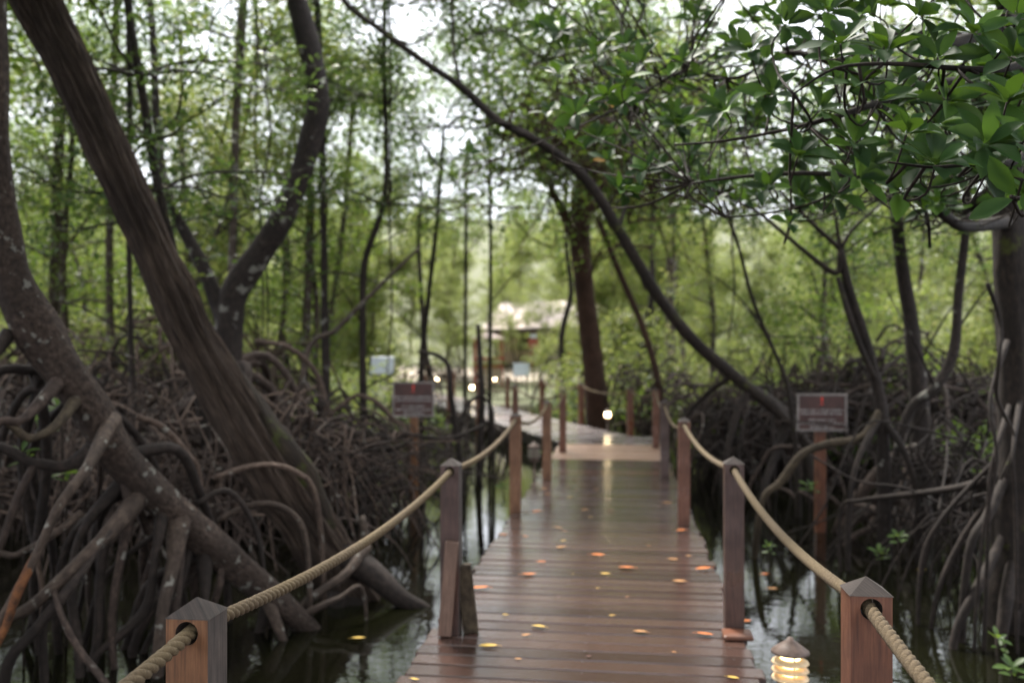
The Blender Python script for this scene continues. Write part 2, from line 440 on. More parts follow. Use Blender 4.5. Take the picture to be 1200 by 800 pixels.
# ------------------------------------------------------------------ roots
def root_arch(mb, start, end, r0, r1, sides=5, lift=.3, jit=.06, rr=rnd, per=3):
    a = Vector(start); b = Vector(end)
    pts = []
    for t in (0, .22, .5, .75, .92, 1):
        p = a.lerp(b, t ** .8)
        p.z = a.z + (b.z - a.z) * (t ** 2.0) + lift * math.sin(math.pi * t) * .5
        if 0 < t < 1: p += Vector((rr.gauss(0, jit), rr.gauss(0, jit), rr.gauss(0, jit * .6)))
        pts.append(p)
    rad = [r0 * 1.3, r0, r0 * .9, (r0 + r1) / 2, r1 * 1.05, r1]
    pp, ra = smooth_path(pts, rad, per)
    mb.tube(pp, ra, sides)
    return pp

def gz(x, y):
    """ground height"""
    t = min(1, max(0, (y - 14) / 16)); base = -1.15 + .75 * t * t * (3 - 2 * t)
    side = min(1, max(0, (abs(x + .5) - 3.0) / 4)); base += .28 * side * (1 - t)
    if y > 30: base += min(1, (y - 30) / 60) * 5.5 * (.5 + .5 * min(1, (y - 30) / 60))
    if y > 75: base += min(14, (y - 75) * .35)
    if abs(x) > 30 and y < 60: base += min(6, (abs(x) - 30) * .08)
    return base + .16 * noise.noise(Vector((x * .35, y * .35, 0))) + .07 * noise.noise(Vector((x * 1.4, y * 1.4, 3)))

# ------------------------------------------------------------------ ground and water
def grid_sheet(name, xs, ys, zf, mat):
    V = [(x, y, zf(x, y)) for y in ys for x in xs]; nx = len(xs)
    Fs = [(j * nx + i, j * nx + i + 1, (j + 1) * nx + i + 1, (j + 1) * nx + i) for j in range(len(ys) - 1) for i in range(nx - 1)]
    mb = MB(); mb.add(V, Fs); return mb.build(name, mat)
xs = [-220, -120, -80, -60, -50, -42] + [x * .5 for x in range(-70, 71)] + [42, 50, 60, 80, 120, 220]
ys = [-220, -100, -50, -25, -12] + [y * .5 for y in range(-16, 120)] + [64, 70, 80, 95, 120, 160, 220, 350]
tag(grid_sheet('ground', xs, ys, gz, M['ground']), kind='structure')
wat = grid_sheet('water', [-220, -30, -10, 0, 10, 30, 220], [-220, -20, 0, 10, 20, 40, 220], lambda x, y: WZ, M['water'])
tag(wat, kind='structure')

# ------------------------------------------------------------------ boardwalk
TA = .123; AY = math.atan(TA)
def xl(y): return -.52 + TA * (y - 4.05)
def xr(y): return 1.138 + TA * (y - 4.05)
dvec = Vector((math.sin(AY), math.cos(AY), 0)); pvec = Vector((math.cos(AY), -math.sin(AY), 0))

def planks(mb, o, d, length, width, pw, gap, th, mi_fn, jitter=.02, skip=None):
    """planks laid across direction d starting at o (left edge, top z=0)"""
    p = Vector((d.y, -d.x, 0)); s = 0; i = 0
    rotm = Matrix(((p.x, d.x, 0), (p.y, d.y, 0), (0, 0, 1)))
    while s < length:
        ww = pw * (1 + rnd.uniform(-.07, .07))
        j0 = rnd.uniform(-jitter, jitter); j1 = rnd.uniform(-jitter, jitter)
        c = o + d * (s + ww / 2) + p * (width / 2 + (j0 + j1) / 2)
        c.z = -th / 2 + rnd.uniform(-.003, .003)
        tw = Matrix.Rotation(rnd.uniform(-.004, .004), 3, 'Z') @ Matrix.Rotation(rnd.uniform(-.018, .018), 3, 'X')
        mb.box(c, (width + j1 - j0, ww - gap, th), rotm @ tw, mi_fn(s), uvaxis=1, bevel=.006)
        s += ww; i += 1

bw = empty('boardwalk', (0, 0, 0)); tag(bw, 'wet brown plank boardwalk running away between rope rails then turning left', 'boardwalk')
o0 = Vector((xl(1.0), 1.0, 0)) - dvec * 3
mb = MB()
L1 = 16.45
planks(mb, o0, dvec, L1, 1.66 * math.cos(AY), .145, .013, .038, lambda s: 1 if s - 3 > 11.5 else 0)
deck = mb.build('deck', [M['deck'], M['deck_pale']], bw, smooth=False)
scr = MB(); rsc = random.Random(3)
for k in range(60):
    s_ = 3.0 + .1 + k * .145
    for off in (.10, .83, 1.55):
        c = o0 + dvec * (s_ + rsc.uniform(-.02, .02)) + pvec * (off + rsc.uniform(-.012, .012)); q = [(c.x + math.cos(a) * .0055, c.y + math.sin(a) * .0055, .0045) for a in [j * .785 for j in range(8)]]
        scr.add(q, [tuple(range(8))])
tag(scr.build('screws', M['dark_inside'], bw, False), kind='stuff')
# far walkway, heads left
fo = Vector((.80, 14.95, -.06)); fd = Vector((-3.25, 11.3, 0)).normalized(); fp = Vector((fd.y, -fd.x, 0))
mb = MB()
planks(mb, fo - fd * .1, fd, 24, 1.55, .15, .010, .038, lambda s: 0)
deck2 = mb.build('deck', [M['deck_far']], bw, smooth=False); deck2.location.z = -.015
deck2['label'] = 'paler greyish far stretch of the deck'
# triangle landing joining both
mb = MB()
c0 = o0 + dvec * L1
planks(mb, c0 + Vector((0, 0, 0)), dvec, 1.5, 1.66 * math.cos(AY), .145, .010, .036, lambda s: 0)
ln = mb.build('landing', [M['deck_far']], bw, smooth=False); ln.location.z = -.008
# beams, piles
mb = MB()
rotd = Matrix(((pvec.x, dvec.x, 0), (pvec.y, dvec.y, 0), (0, 0, 1)))
for off in (.10, .83, 1.55):
    c = o0 + dvec * (L1 / 2) + pvec * off; c.z = -.038 - .075 - .006
    b_ = MB(); b_.box(c, (.07, L1, .15), rotd, 0, 1); b_.build('beam', M['beam'], bw, False)
rotf = Matrix(((fp.x, fd.x, 0), (fp.y, fd.y, 0), (0, 0, 1)))
for off in (.1, 1.45):
    c = fo + fd * 12 + fp * off; c.z = -.075 - .08
    b_ = MB(); b_.box(c, (.07, 24, .15), rotf, 0, 1); b_.build('beam', M['beam'], bw, False)
for k in range(7):
    for off in (.22, 1.42):
        c = o0 + dvec * (1.2 + k * 2.5) + pvec * off
        b_ = MB(); b_.box((c.x, c.y, -.9), (.11, .11, 1.5), rotd, 0, 2); b_.build('pile', M['beam'], bw, False)
for k in range(9):
    for off in (.2, 1.35):
        c = fo + fd * (1.0 + k * 2.5) + fp * off
        b_ = MB(); b_.box((c.x, c.y, -.95), (.11, .11, 1.5), rotf, 0, 2); b_.build('pile', M['brace'] if (k == 2 and off < 1) else M['beam'], bw, False)

# ------------------------------------------------------------------ posts
PW = .10; HH = .86
def post_mesh(topm, frontm, h=.93, w_=PW, hole=True, sidem=None, seed=0):
    """square post with a pyramid cap and a round rope hole through y"""
    mb = MB(); hw = w_ / 2; sh = h - .038; bot = -.32
    nseg = 16; hr = .027; hz = HH; sq = []
    for k in range(nseg):
        a = 2 * math.pi * k / nseg + math.pi / 4
        ca, sa = math.cos(a), math.sin(a); m_ = max(abs(ca), abs(sa)); sq.append((ca / m_ * hw, sa / m_ * hw * .8))
    so_ = seed * 1.7
    def q(vs, mi=0):
        mb.add(vs, [tuple(range(len(vs)))], [[(v[0] + v[1] + so_, v[2] + so_) for v in vs]], mi)
    z0, z1 = hz - hw * .8, min(hz + hw * .8, sh - .001)
    sc_ = (z1 - hz) / (hw * .8)
    for sgn in (-1, 1):
        y = sgn * hw
        q([(-hw, y, bot), (hw, y, bot), (hw, y, z0), (-hw, y, z0)])
        q([(-hw, y, z1), (hw, y, z1), (hw, y, sh), (-hw, y, sh)])
        for k in range(nseg):
            k2 = (k + 1) % nseg
            A = sq[k]; B = sq[k2]
            ca = [(math.cos(2 * math.pi * kk / nseg + math.pi / 4) * hr, math.sin(2 * math.pi * kk / nseg + math.pi / 4) * hr) for kk in (k, k2)]
            zz = lambda v: hz + (v * sc_ if v > 0 else v)
            q([(A[0], y, zz(A[1])), (B[0], y, zz(B[1])), (ca[1][0], y, hz + ca[1][1]), (ca[0][0], y, hz + ca[0][1])])
            if sgn == 1: q([(ca[0][0], -hw, hz + ca[0][1]), (ca[1][0], -hw, hz + ca[1][1]), (ca[1][0], hw, hz + ca[1][1]), (ca[0][0], hw, hz + ca[0][1])], 3)
        q([(sgn * hw, -hw, bot), (sgn * hw, hw, bot), (sgn * hw, hw, sh), (sgn * hw, -hw, sh)], 2)
    cs = [(-hw - .003, -hw - .003, sh), (hw + .003, -hw - .003, sh), (hw + .003, hw + .003, sh), (-hw - .003, hw + .003, sh)]
    for k in range(4): q([cs[k], cs[(k + 1) % 4], (0, 0, h)], 1)
    q(cs[::-1], 1)
    me_o = mb.build('rail_post', [frontm, topm, sidem or frontm, M['dark_inside']], None, False)
    import bmesh
    bm = bmesh.new(); bm.from_mesh(me_o.data); bmesh.ops.remove_doubles(bm, verts=bm.verts, dist=1e-5)
    bmesh.ops.recalc_face_normals(bm, faces=bm.faces); bm.to_mesh(me_o.data); bm.free()
    return me_o

GP = 'rope rail posts along the boardwalk'
ropeL, ropeR, ropeF, ropeN = [], [], [], []
def post(x, y, rz, label, fm, sm=None, h=.93, z=0, seed=0, lean=0):
    o = post_mesh(M['post_cap'], fm, h, PW, True, sm, seed)
    o.location = (x, y, z); o.rotation_euler = (R(lean), R(lean * .5), rz)
    tag(o, label, 'post', GP); return o
def hole_at(o): return o.matrix_basis @ Vector((0, 0, HH))

# left row (px, depth)
leftp = [(231, 2.07, 'nearest left rail post, orange brown with grey pyramid cap, cropped by the bottom', M['post_orange'], M['post_side']),
         (529, 4.79, 'dark brown left rail post with a diagonal board at its foot', M['post_dark'], M['post_side']),
         (604, 8.35, 'reddish left rail post mirrored in the wet deck, third from the camera', M['post_orange'], None),
         (641, 10.5, 'slim reddish left rail post, fourth from the camera', M['post_orange'], None),
         (659.5, 13.3, 'left rail post with pale foot at the start of the pale planks', M['post_red'], None)]
rightp = [(1015, 2.27, 'nearest right rail post, red brown with pyramid cap and rope hole', M['post_red'], None),
          (860, 4.85, 'dark purple brown right rail post, second from the camera', M['post_dark'], None),
          (801, 7.75, 'reddish right rail post with stained foot, third from the camera', M['post_red'], None),
          (779, 10.5, 'dark right rail post, fourth from the camera', M['post_dark'], None),
          (768.5, 13.9, 'short pale brown right rail post beside the pale planks', M['post_red'], None)]
for i, (px, z, lab, fm, sm) in enumerate(leftp):
    p_ = P(px, 0, z); o = post(p_.x, z, -AY, lab, fm, sm, seed=i, lean=rnd.uniform(-.6, .6)); ropeL.append(hole_at(o))
for i, (px, z, lab, fm, sm) in enumerate(rightp):
    p_ = P(px, 0, z); o = post(p_.x, z, -AY, lab, fm, sm, seed=i + 9, lean=rnd.uniform(-.6, .6)); ropeR.append(hole_at(o))
ropeL.insert(0, ropeL[0] + Vector((-.30, -1.9, .0))); ropeR.insert(0, ropeR[0] + Vector((-.23, -1.9, .0)))
ropeL[0] += Vector((.08, 0, 0)); 
# far walkway posts: near (left) side and far (right) side
fa = -math.atan2(fd.x, fd.y)
fl = ['reddish far rail post where the walkway turns, near side', 'far near side rail post behind the left sign lamps', 'far near side rail post close to the first far lamp', 'far near side rail post half hidden by thin stems', 'farthest near side rail post before the clearing', 'last near side rail post by the clearing']
for k, s in enumerate((2.6, 5.6, 8.8, 12.2, 15.8, 19.5)):
    c = fo + fd * s + fp * (-.02); o = post(c.x, c.y, fa, fl[k], M['post_red'], z=-.075, seed=k + 20); ropeN.append(hole_at(o))
fr = ['rail post standing at the outer corner of the turning walkway', 'rail post in front of the dark reddish trunk', 'far side rail post left of the dark reddish trunk', 'far side rail post behind the walkway turn', 'distant far side rail post near the white board', 'distant far side rail post before the red kiosk', 'last far side rail post at the clearing']
for k, s in enumerate((.7, 3.2, 5.8, 8.8, 12.0, 15.5, 19.5)):
    c = fo + fd * s + fp * (1.57); o = post(c.x, c.y, fa, fr[k], M['post_red'], z=-.075, seed=k + 30); ropeF.append(hole_at(o))

# pale pedestals at the foot of two posts
def rope(name, pts, label, sag=.07, fine=True):
    path = []
    for i in range(len(pts) - 1):
        a, b = pts[i], pts[i + 1]; n = max(6, int((b - a).length * 14))
        for k in range(n):
            t = k / n; p = a.lerp(b, t); sg = sag * min(1, (b - a).length / 2.7)
            if i == 0 and name == 'near': sg *= .6
            p.z -= 4 * sg * t * (1 - t); path.append(p)
    path.append(pts[-1])
    # resample evenly
    P_ = np.array([tuple(p) for p in path]); seg = np.linalg.norm(np.diff(P_, axis=0), axis=1); cum = np.concatenate([[0], np.cumsum(seg)])
    step = .009 if fine else .03
    s = np.arange(0, cum[-1], step); Q = np.stack([np.interp(s, cum, P_[:, k]) for k in range(3)], 1)
    mb = MB(); pitch = .085; rr, off = .0100, .0082
    tg = np.gradient(Q, axis=0); tg = unit(tg)
    nn = unit(np.cross(tg, np.array([0, 0, 1.0]))); bb = np.cross(tg, nn)
    for st in range(3):
        a = 2 * math.pi * (s / pitch + st / 3)
        C_ = Q + (nn * np.cos(a)[:, None] + bb * np.sin(a)[:, None]) * off
        mb.tube([tuple(c) for c in C_], [rr] * len(C_), 7 if fine else 5)
    o = mb.build('rope', M['rope']); tag(o, label, 'rope', 'ropes of the boardwalk rail')
    return o
rope('a', ropeL[:4], 'thick twisted rope threaded through the nearest left posts, golden with moss')
rope('b', ropeR[:4], 'thick twisted pale hemp rope threaded through the nearest right posts')
rope('c', [ropeL[3]] + ropeL[4:] + [ropeN[0]], 'sagging rope between the farther left posts up to the turn', .13, False)
rope('d', [ropeR[3]] + ropeR[4:] + [ropeF[0]], 'sagging rope between the farther right posts up to the turn', .11, False)
rope('e', ropeN, 'far rope along the near side of the distant walkway', .13, False)
rope('f', ropeF, 'far rope along the outer side of the distant walkway', .11, False)

# diagonal braces at the second left post
def board_between(name, a, b, w_, th, mat, label, cat, group=None, parent=None):
    a, b = Vector(a), Vector(b); d = (b - a); Lg = d.length
    q = d.to_track_quat('Z', 'Y').to_matrix()
    mb = MB(); mb.box((0, 0, Lg / 2), (w_, th, Lg), None, 0, 2, bevel=.003)
    o = mb.build(name, mat, parent, False); o.matrix_basis = Matrix.Translation(a) @ q.to_4x4(); 
    if label: tag(o, label, cat, group)
    return o
pp = Vector((P(529, 0, 4.79).x, 4.79, 0))
board_between('brace_board', P(521, 744, 4.70), P(530, 634, 4.70), .042, .07, M['brace'], 'pale reddish board slanting against the left side of the dark left post', 'board')
board_between('brace_board', pp + Vector((.105, .0, 0)), pp + Vector((.065, .0, .36)), .05, .08, M['root_moss'], 'dark mossy board wedged against the right side of the dark left post', 'board')
mb = MB(); mb.box((0, 0, .012), (.15, .14, .024), None, 0, 0, bevel=.006)
o = mb.build('post_block', M['post_red'], None, False); o.location = (P(863, 0, 4.72).x, 4.70, 0.001); o.rotation_euler = (0, 0, -AY)
tag(o, 'low wooden block at the foot of the second right post', 'block')

# ------------------------------------------------------------------ lamps
def lamp(x, y, ztop, lit, label, far=False, s=1.0):
    gzv = max(-1.1, gz(x, y)) if abs(ztop) < 9 else 0
    e = empty('path_lamp', (x, y, ztop)); tag(e, label, 'lamp', 'louvred path lamps')
    m = MB(); m.lathe((0, 0, -.055 * s), [(.082 * s, -.004), (.080 * s, .004), (.045 * s, .030 * s), (.018 * s, .048 * s), (.010 * s, .062 * s)], 24); m.build('lamp_cap', M['lamp_metal'], e)
    for k in range(3):
        zz = -.090 * s - k * .034 * s
        m = MB(); m.lathe((0, 0, zz), [(.050 * s, .006 * s), (.076 * s, -.006 * s), (.080 * s, -.012 * s), (.074 * s, -.014 * s), (.046 * s, -.004 * s)], 24)
        m.build('louvre', M['lamp_louvre'] if lit else M['lamp_louvre_off'], e)
    m = MB(); m.lathe((0, 0, -.19 * s), [(.036 * s, 0), (.042 * s, .02), (.042 * s, .125 * s), (.036 * s, .130 * s)] if not far else [(.062 * s * math.sin(q_), .075 * s - .062 * s * math.cos(q_)) for q_ in (.05, .5, 1, 1.57, 2.1, 2.6, 3.09)], 18)
    m.build('lamp_core', (M['glow_far'] if far else M['glow']) if lit else M['lamp_louvre_off'], e)
    m = MB()
    for k in range(3):
        a = 2 * math.pi * k / 3 - 1.5; m.tube([(math.cos(a) * .047 * s, math.sin(a) * .047 * s, -.055 * s), (math.cos(a) * .047 * s, math.sin(a) * .047 * s, -.20 * s)], [.003, .003], 6)
    m.build('lamp_rod', M['dark_inside'], e)
    m = MB(); m.lathe((0, 0, -.23 * s), [(.055 * s, 0), (.06 * s, .01), (.06 * s, .03), (.04 * s, .04)], 20); m.tube([(0, 0, -.23 * s), (0, 0, -.75 - ztop)], [.017, .017], 8)
    m.build('lamp_stake', M['lamp_metal'], e)
    return e
lp = P(926, 748, 3.9); lamp(lp.x, lp.y, lp.z, True, 'lit louvred path lamp with brown cap beside the near right deck edge')
lp = P(626, 518, 10.7); lamp(lp.x, lp.y, lp.z, False, 'dull unlit louvred path lamp on a stake left of the deck')
for (px, py, z, lab) in ((712, 479, 17.0, 'lit round path lamp beyond the walkway turn, below the dark reddish trunk'), (553, 449, 28.5, 'lit path lamp on the far walkway, lowest of the three distant lamps'),
                         (512, 441, 34.5, 'lit path lamp at the left end of the far walkway'), (580, 441, 36, 'small lit path lamp nearest the red kiosk')):
    q_ = P(px, py, z); lamp(q_.x, q_.y, q_.z, True, lab, True, .95 if z < 20 else 1.15)

# ------------------------------------------------------------------ signs
def sign(px, pytop, z, wd, ht, label, rz, postm):
    c = P(px, pytop, z)
    e = empty('info_sign', (c.x, z, c.z), rz); tag(e, label, 'sign', 'brown notice signs in the water')
    m = MB(); m.box((0, 0, -ht / 2), (wd, .018, ht), None, 0, 0, bevel=.003); m.build('board', M['sign_brown'], e, False)
    m = MB(); t_ = .022
    for (cx, cz, sx, sz) in ((0, -t_ / 2, wd + .01, t_), (0, -ht + t_ / 2, wd + .01, t_), (-wd / 2 + t_ / 2, -ht / 2, t_, ht - 2 * t_), (wd / 2 - t_ / 2, -ht / 2, t_, ht - 2 * t_)):
        m.box((cx, -.002, cz), (sx, .030, sz), None, 0, 0)
    m.build('frame', M['sign_frame'], e, False)
    # lettering: five rows of small strokes
    rows = [(.44, .88), (.535, .82), (.70, .52), (.80, .86), (.90, .46)]
    m = MB(); rr = random.Random(int(px))
    for (fy, fw) in rows:
        x = -wd * fw / 2
        while x < wd * fw / 2:
            lw = rr.uniform(.010, .016)
            if rr.random() < .15: x += .010
            hh_ = ht * .055
            zc = -ht * fy
            st = rr.choice((0, 1, 2, 3))
            if st != 1: m.box((x, -.0115, zc), (.0035, .002, hh_), None, 0)
            if st in (0, 2): m.box((x + lw * .35, -.0117, zc + hh_ * .42), (lw * .6, .002, .0035), None, 0)
            if st in (1, 2, 3): m.box((x + lw * .35, -.0119, zc - hh_ * .05), (lw * .7, .002, .0035), None, 0)
            if st in (0, 1): m.box((x + lw * .6, -.0121, zc), (.0035, .002, hh_), None, 0)
            x += lw * 1.25
    m.build('lettering', M['sign_white'], e, False)
    m = MB(); s = ht * .10; zc = -ht * .20   # red emblem: a stem with three rounded lobes
    def blob(cx, cz, rx, rz_):
        vs = [(cx + math.cos(a) * rx, -.0125, zc + cz + math.sin(a) * rz_) for a in [2 * math.pi * k / 14 for k in range(14)]]
        m.add(vs, [tuple(range(14))])
        m.add([(v[0], -.0090, v[2]) for v in vs], [tuple(range(13, -1, -1))])
    blob(0, s * .5, s * .34, s * .75)
    m.box((0, -.0115, zc - s * .55), (s * .22, .003, s * .9), None, 0); m.box((0, -.0118, zc - s * .9), (s * 1.0, .003, s * .2), None, 0)
    m.build('emblem', M['sign_red'], e, False)
    m = MB(); m.box((0, .062, (-c.z - 1.0) / 2 - .06), (.10, .085, c.z + 1.0), None, 0, 2, bevel=.006); m.build('sign_post', postm, e, False)
    return e
sign(484.5, 447, 11.0, .51, .43, 'small brown notice sign on a post in the water left of the walkway', 0, M['post_orange'])
sign(963, 461, 9.1, .50, .38, 'small brown notice sign on a post in the water right of the walkway', R(-3), M['post_red'])

def panel(px, py, z, w_, h_, label, rz):
    c = P(px, py, z); e = empty('info_board', (c.x, c.y, c.z), rz); tag(e, label, 'board')
    m = MB(); m.box((0, 0, 0), (w_, .03, h_), Matrix.Rotation(R(-14), 3, 'X'), 0, 0, bevel=.006); m.build('panel', M['panel_white'], e, False)
    g0 = gz(c.x, c.y) - .3
    for sx in (-.35, .35):
        m = MB(); m.box((sx * w_, .05, (-h_ / 3 - (c.z - g0)) / 2), (.06, .06, (c.z - g0) - h_ / 3), None, 0, 2); m.build('leg', M['dark_inside'], e, False)
panel(448, 428, 21.0, .56, .42, 'pale white board standing among the roots left of the walkway', R(-12))
panel(611, 433, 33.0, .60, .48, 'white board at the far end of the walkway beside the red kiosk', R(10))

# ------------------------------------------------------------------ fallen leaves
def make_fallen(seed):
    rr = random.Random(seed); T, Fs = LEAFN; m = MB(); V = T.copy(); V[:, 0] -= .5
    curl = rr.uniform(.10, .35); V = [(x * 1.0, y * rr.uniform(.40, .44) , z * .3 + .22 * curl * (abs(x) * 2) ** 2 + .02) for x, y, z in V]
    m.add(V, LEAFN[1]); m.tube([(-.5, 0, .05), (-.62, .02, .06), (-.72, .05, .05)], [.012, .010, .008], 5)
    return m
fallen = [
 (590, 627, 'o', .8, 'orange leaf at the left deck edge by the mirrored post'), (616, 629, 'o', .5, 'small orange leaf beside the mirrored post reflection'), (657, 642, 't', .9, 'tan leaf in the middle of the wet deck'),
 (701, 651, 'o', 1.15, 'long orange leaf alone at mid deck'), (635, 659, 'o', .8, 'small round orange leaf left of the deck middle'), (620, 674, 'o', 1.15, 'large orange leaf right of the mirrored post reflection'), (734, 666, 'o', 1.25, 'bright orange leaf lying in the shiny puddle'),
 (709, 673, 'y', .75, 'yellow leaf just below the puddle'), (561, 690, 'o', 1.35, 'long orange leaf at the left edge right of the dark left post'), (592, 721, 'y', .4, 'tiny yellow leaf near the dark left post'), (631, 735, 'y', .95, 'yellow green leaf on the near planks'),
 (616, 745, 't', .55, 'small tan leaf below the yellow green leaf'), (572, 758, 'y', 1.1, 'ragged yellow leaf on the near left planks'), (607, 773, 't', .4, 'tiny tan leaf on the nearest planks'), (486, 797, 'y', .5, 'yellow leaf at the bottom left corner of the deck'),
 (717, 722, 'y', .4, 'tiny yellow leaf at the centre of the near planks'), (750, 741, 't', .85, 'tan leaf right of centre on the near planks'), (789, 656, 't', .85, 'tan leaf toward the right deck edge'), (807, 652, 't', .5, 'small tan leaf at the right deck edge'),
 (824, 667, 'o', 1.25, 'large orange leaf with a stalk at the right deck edge'), (796, 682, 't', 1.0, 'orange tan leaf slanting near the right deck edge'), (826, 744, 'o', 1.0, 'orange leaf left of the wooden block at the right post'), (859, 795, 'y', .6, 'yellow leaf at the bottom right of the deck'),
 (673, 562, 't', 1.0, 'far tan leaf left of the bright lamp reflection'), (667, 571, 't', .8, None), (675, 574, 't', .7, None), (699, 574, 't', .7, 'far tan leaf beneath the bright lamp reflection'), (668, 583, 'y', .7, 'far yellowish leaf left of the lamp reflection'),
 (685, 598, 't', .9, 'tan leaf at the left of the far deck'), (692, 606, 'y', .5, None), (716, 599, 't', .9, 'brown orange leaf right of the lamp reflection'), (629, 600, 'o', 1.2, 'orange leaf just right of the third left post'), (616, 601, 'b', .9, 'dark brown leaf touching the third left post'),
 (654, 619, 't', .9, 'tan leaf behind the middle leaves'), (662, 623, 't', .6, None), (782, 590, 't', 1.1, 'upright curled tan leaf by the right far edge'), (772, 594, 'b', .5, 'small dark leaf by the right far edge'), (798, 622, 'o', 1.0, 'orange leaf at the foot of the third right post'),
 (736, 545, 'b', .5, 'dark leaf before the pale planks'), (660, 634, 'y', .5, None), (637, 573, 't', .9, 'tan leaf at the foot of the fourth left post'), (642, 579, 't', .6, None), (700, 690, 'y', .3, None), (671, 673, 'y', .2, None), (760, 640, 't', .35, None), (735, 700, 't', .3, None), (655, 700, 'b', .3, None), (690, 770, 'b', .35, None), (790, 765, 't', .3, None)]
mats_f = {'o': M['leaf_orange'], 't': M['leaf_tan'], 'y': M['leaf_yellow'], 'b': M['leaf_brown']}; nm_f = {'o': 'orange', 't': 'tan', 'y': 'yellow', 'b': 'brown'}
rr = random.Random(4); cache = {}
for i, (px, py, c, s, lab) in enumerate(fallen):
    z = CH * F / (py - HZ); key = (c, i % 3)
    if key not in cache:
        o = make_fallen(i % 3 + 50).build('fallen_leaf', mats_f[c]); cache[key] = o
    else:
        o = cache[key].copy(); COL.objects.link(o)
    k = .093 * s; o.scale = (k, k, k); p_ = P(px, py, z); o.location = (p_.x, z, .006); o.rotation_euler = (rr.uniform(-.1, .1), 0, rr.choice((0, math.pi)) + rr.uniform(-.5, .5))
    tag(o, lab or f'tiny {nm_f[c]} leaf scrap lying on the wet planks', 'leaf', 'fallen leaves on the deck')
for (px, py, c, lab) in ((897, 673, 'o', 'orange leaf floating right of the dark right post'), (874, 728, 'o', 'yellow orange leaf floating beside the foot of the right post'), (1080, 668, 'y', 'yellow leaf floating behind the nearest right post'), (1020, 695, 't', 'faint tan leaf floating near the nearest right post'), (905, 690, 't', 'dull tan leaf floating near the walkway'), (1190, 715, 'o', 'orange leaf floating by the right edge'), (420, 748, 'y', 'yellow leaf floating below the fibrous trunk')):
    z = (CH - WZ) * F / (py - HZ); o = cache[(c, 0)] if (c, 0) in cache else list(cache.values())[0]; o = o.copy(); COL.objects.link(o)
    o.scale = (.09,) * 3; p_ = P(px, py, z); o.location = (p_.x, z, WZ + .004); o.rotation_euler = (0, 0, rr.uniform(-.6, .6)); tag(o, lab, 'leaf', 'fallen leaves floating on the water')
# ------------------------------------------------------------------ tree prototypes
def make_tree(seed, H, spread, leafm, barkm, lsize, r0, name='mangrove_tree', per=26, low=.3, lean=.9, dens=1.0, rootn=9, clump=.40, tipp=.5):
    rr = random.Random(seed)
    e = empty(name)
    pts = []; x = y = 0; dx = rr.uniform(-lean, lean) / 6; dy = rr.uniform(-lean, lean) / 6
    n = 9
    for i in range(n):
        t = i / (n - 1); pts.append(Vector((x, y, .75 + t * (H - .75)))); x += dx + rr.gauss(0, .10); y += dy + rr.gauss(0, .10)
    rad = [r0 * (1 - .82 * i / (n - 1)) for i in range(n)]
    pp, ra = smooth_path(pts, rad, 4)
    mb = MB(); mb.tube(pp, ra, 9, wob=.15, seed=seed)
    cl = []
    def at(t):
        k = t * (len(pp) - 1); i = min(len(pp) - 2, int(k)); return pp[i].lerp(pp[i + 1], k - i)
    nl = int(15 * dens)
    for i in range(nl):
        t = low + (1 - low) * ((i + rr.random()) / nl); b = at(min(.99, t)); az_ = rr.uniform(0, 2 * math.pi)
        ln_ = spread * (1.0 - .45 * abs(t - .55)) * rr.uniform(.5, 1.05); up = rr.uniform(.1, .8)
        q = [b]; d = Vector((math.cos(az_), math.sin(az_), up)).normalized()
        for k in range(4):
            d = (d + Vector((rr.gauss(0, .22), rr.gauss(0, .22), rr.gauss(-.02, .18)))).normalized(); q.append(q[-1] + d * ln_ / 4)
        br = r0 * .35 * (1.1 - t)
        qq, qr = smooth_path(q, [br + .012, br * .8 + .010, br * .55 + .008, br * .35 + .006, .005], 3); mb.tube(qq, qr, 5)
        for k in range(3, len(qq)):
            for _ in range(2):
                if rr.random() < tipp:
                    dd = Vector((rr.gauss(0, 1), rr.gauss(0, 1), rr.gauss(.15, .55))).normalized() * rr.uniform(.25, .7) * spread / 2
                    tip = qq[k] + dd; mid = qq[k].lerp(tip, .5) + Vector((0, 0, rr.uniform(-.05, .1)))
                    mb.tube([qq[k], mid, tip], [.007, .005, .003], 4, caps=False)
                    cl.append(tip); cl.append(mid.lerp(tip, rr.random()))
        cl.append(qq[-1])
    mb.build('trunk', barkm, e)
    leaf_cloud('crown', cl, per, clump * spread / 1.8, lsize, leafm, e, seed, .75)
    if rootn:
        m = MB()
        for k in range(rootn):
            a = 2 * math.pi * k / rootn + rr.uniform(-.3, .3); h = rr.uniform(.7, 1.5); rd = rr.uniform(.5, 1.3)
            root_arch(m, (pts[0].x, pts[0].y, h), (math.cos(a) * rd, math.sin(a) * rd, -.7), r0 * .34, r0 * .24, 6, rr.uniform(.1, .5), .07, rr)
        m.build('roots', M['root_grey'], e)
    return e

def place(proto, used, x, y, s, rz, label, cat, group, z=None):
    o = copy_tree(proto) if used.get(proto.name) else proto
    used[proto.name] = True
    o.location = (x, y, gz(x, y) if z is None else z); o.scale = (s, s, s * rnd.uniform(.92, 1.08)); o.rotation_euler = (0, 0, rz)
    tag(o, label, cat, group); return o
used = {}

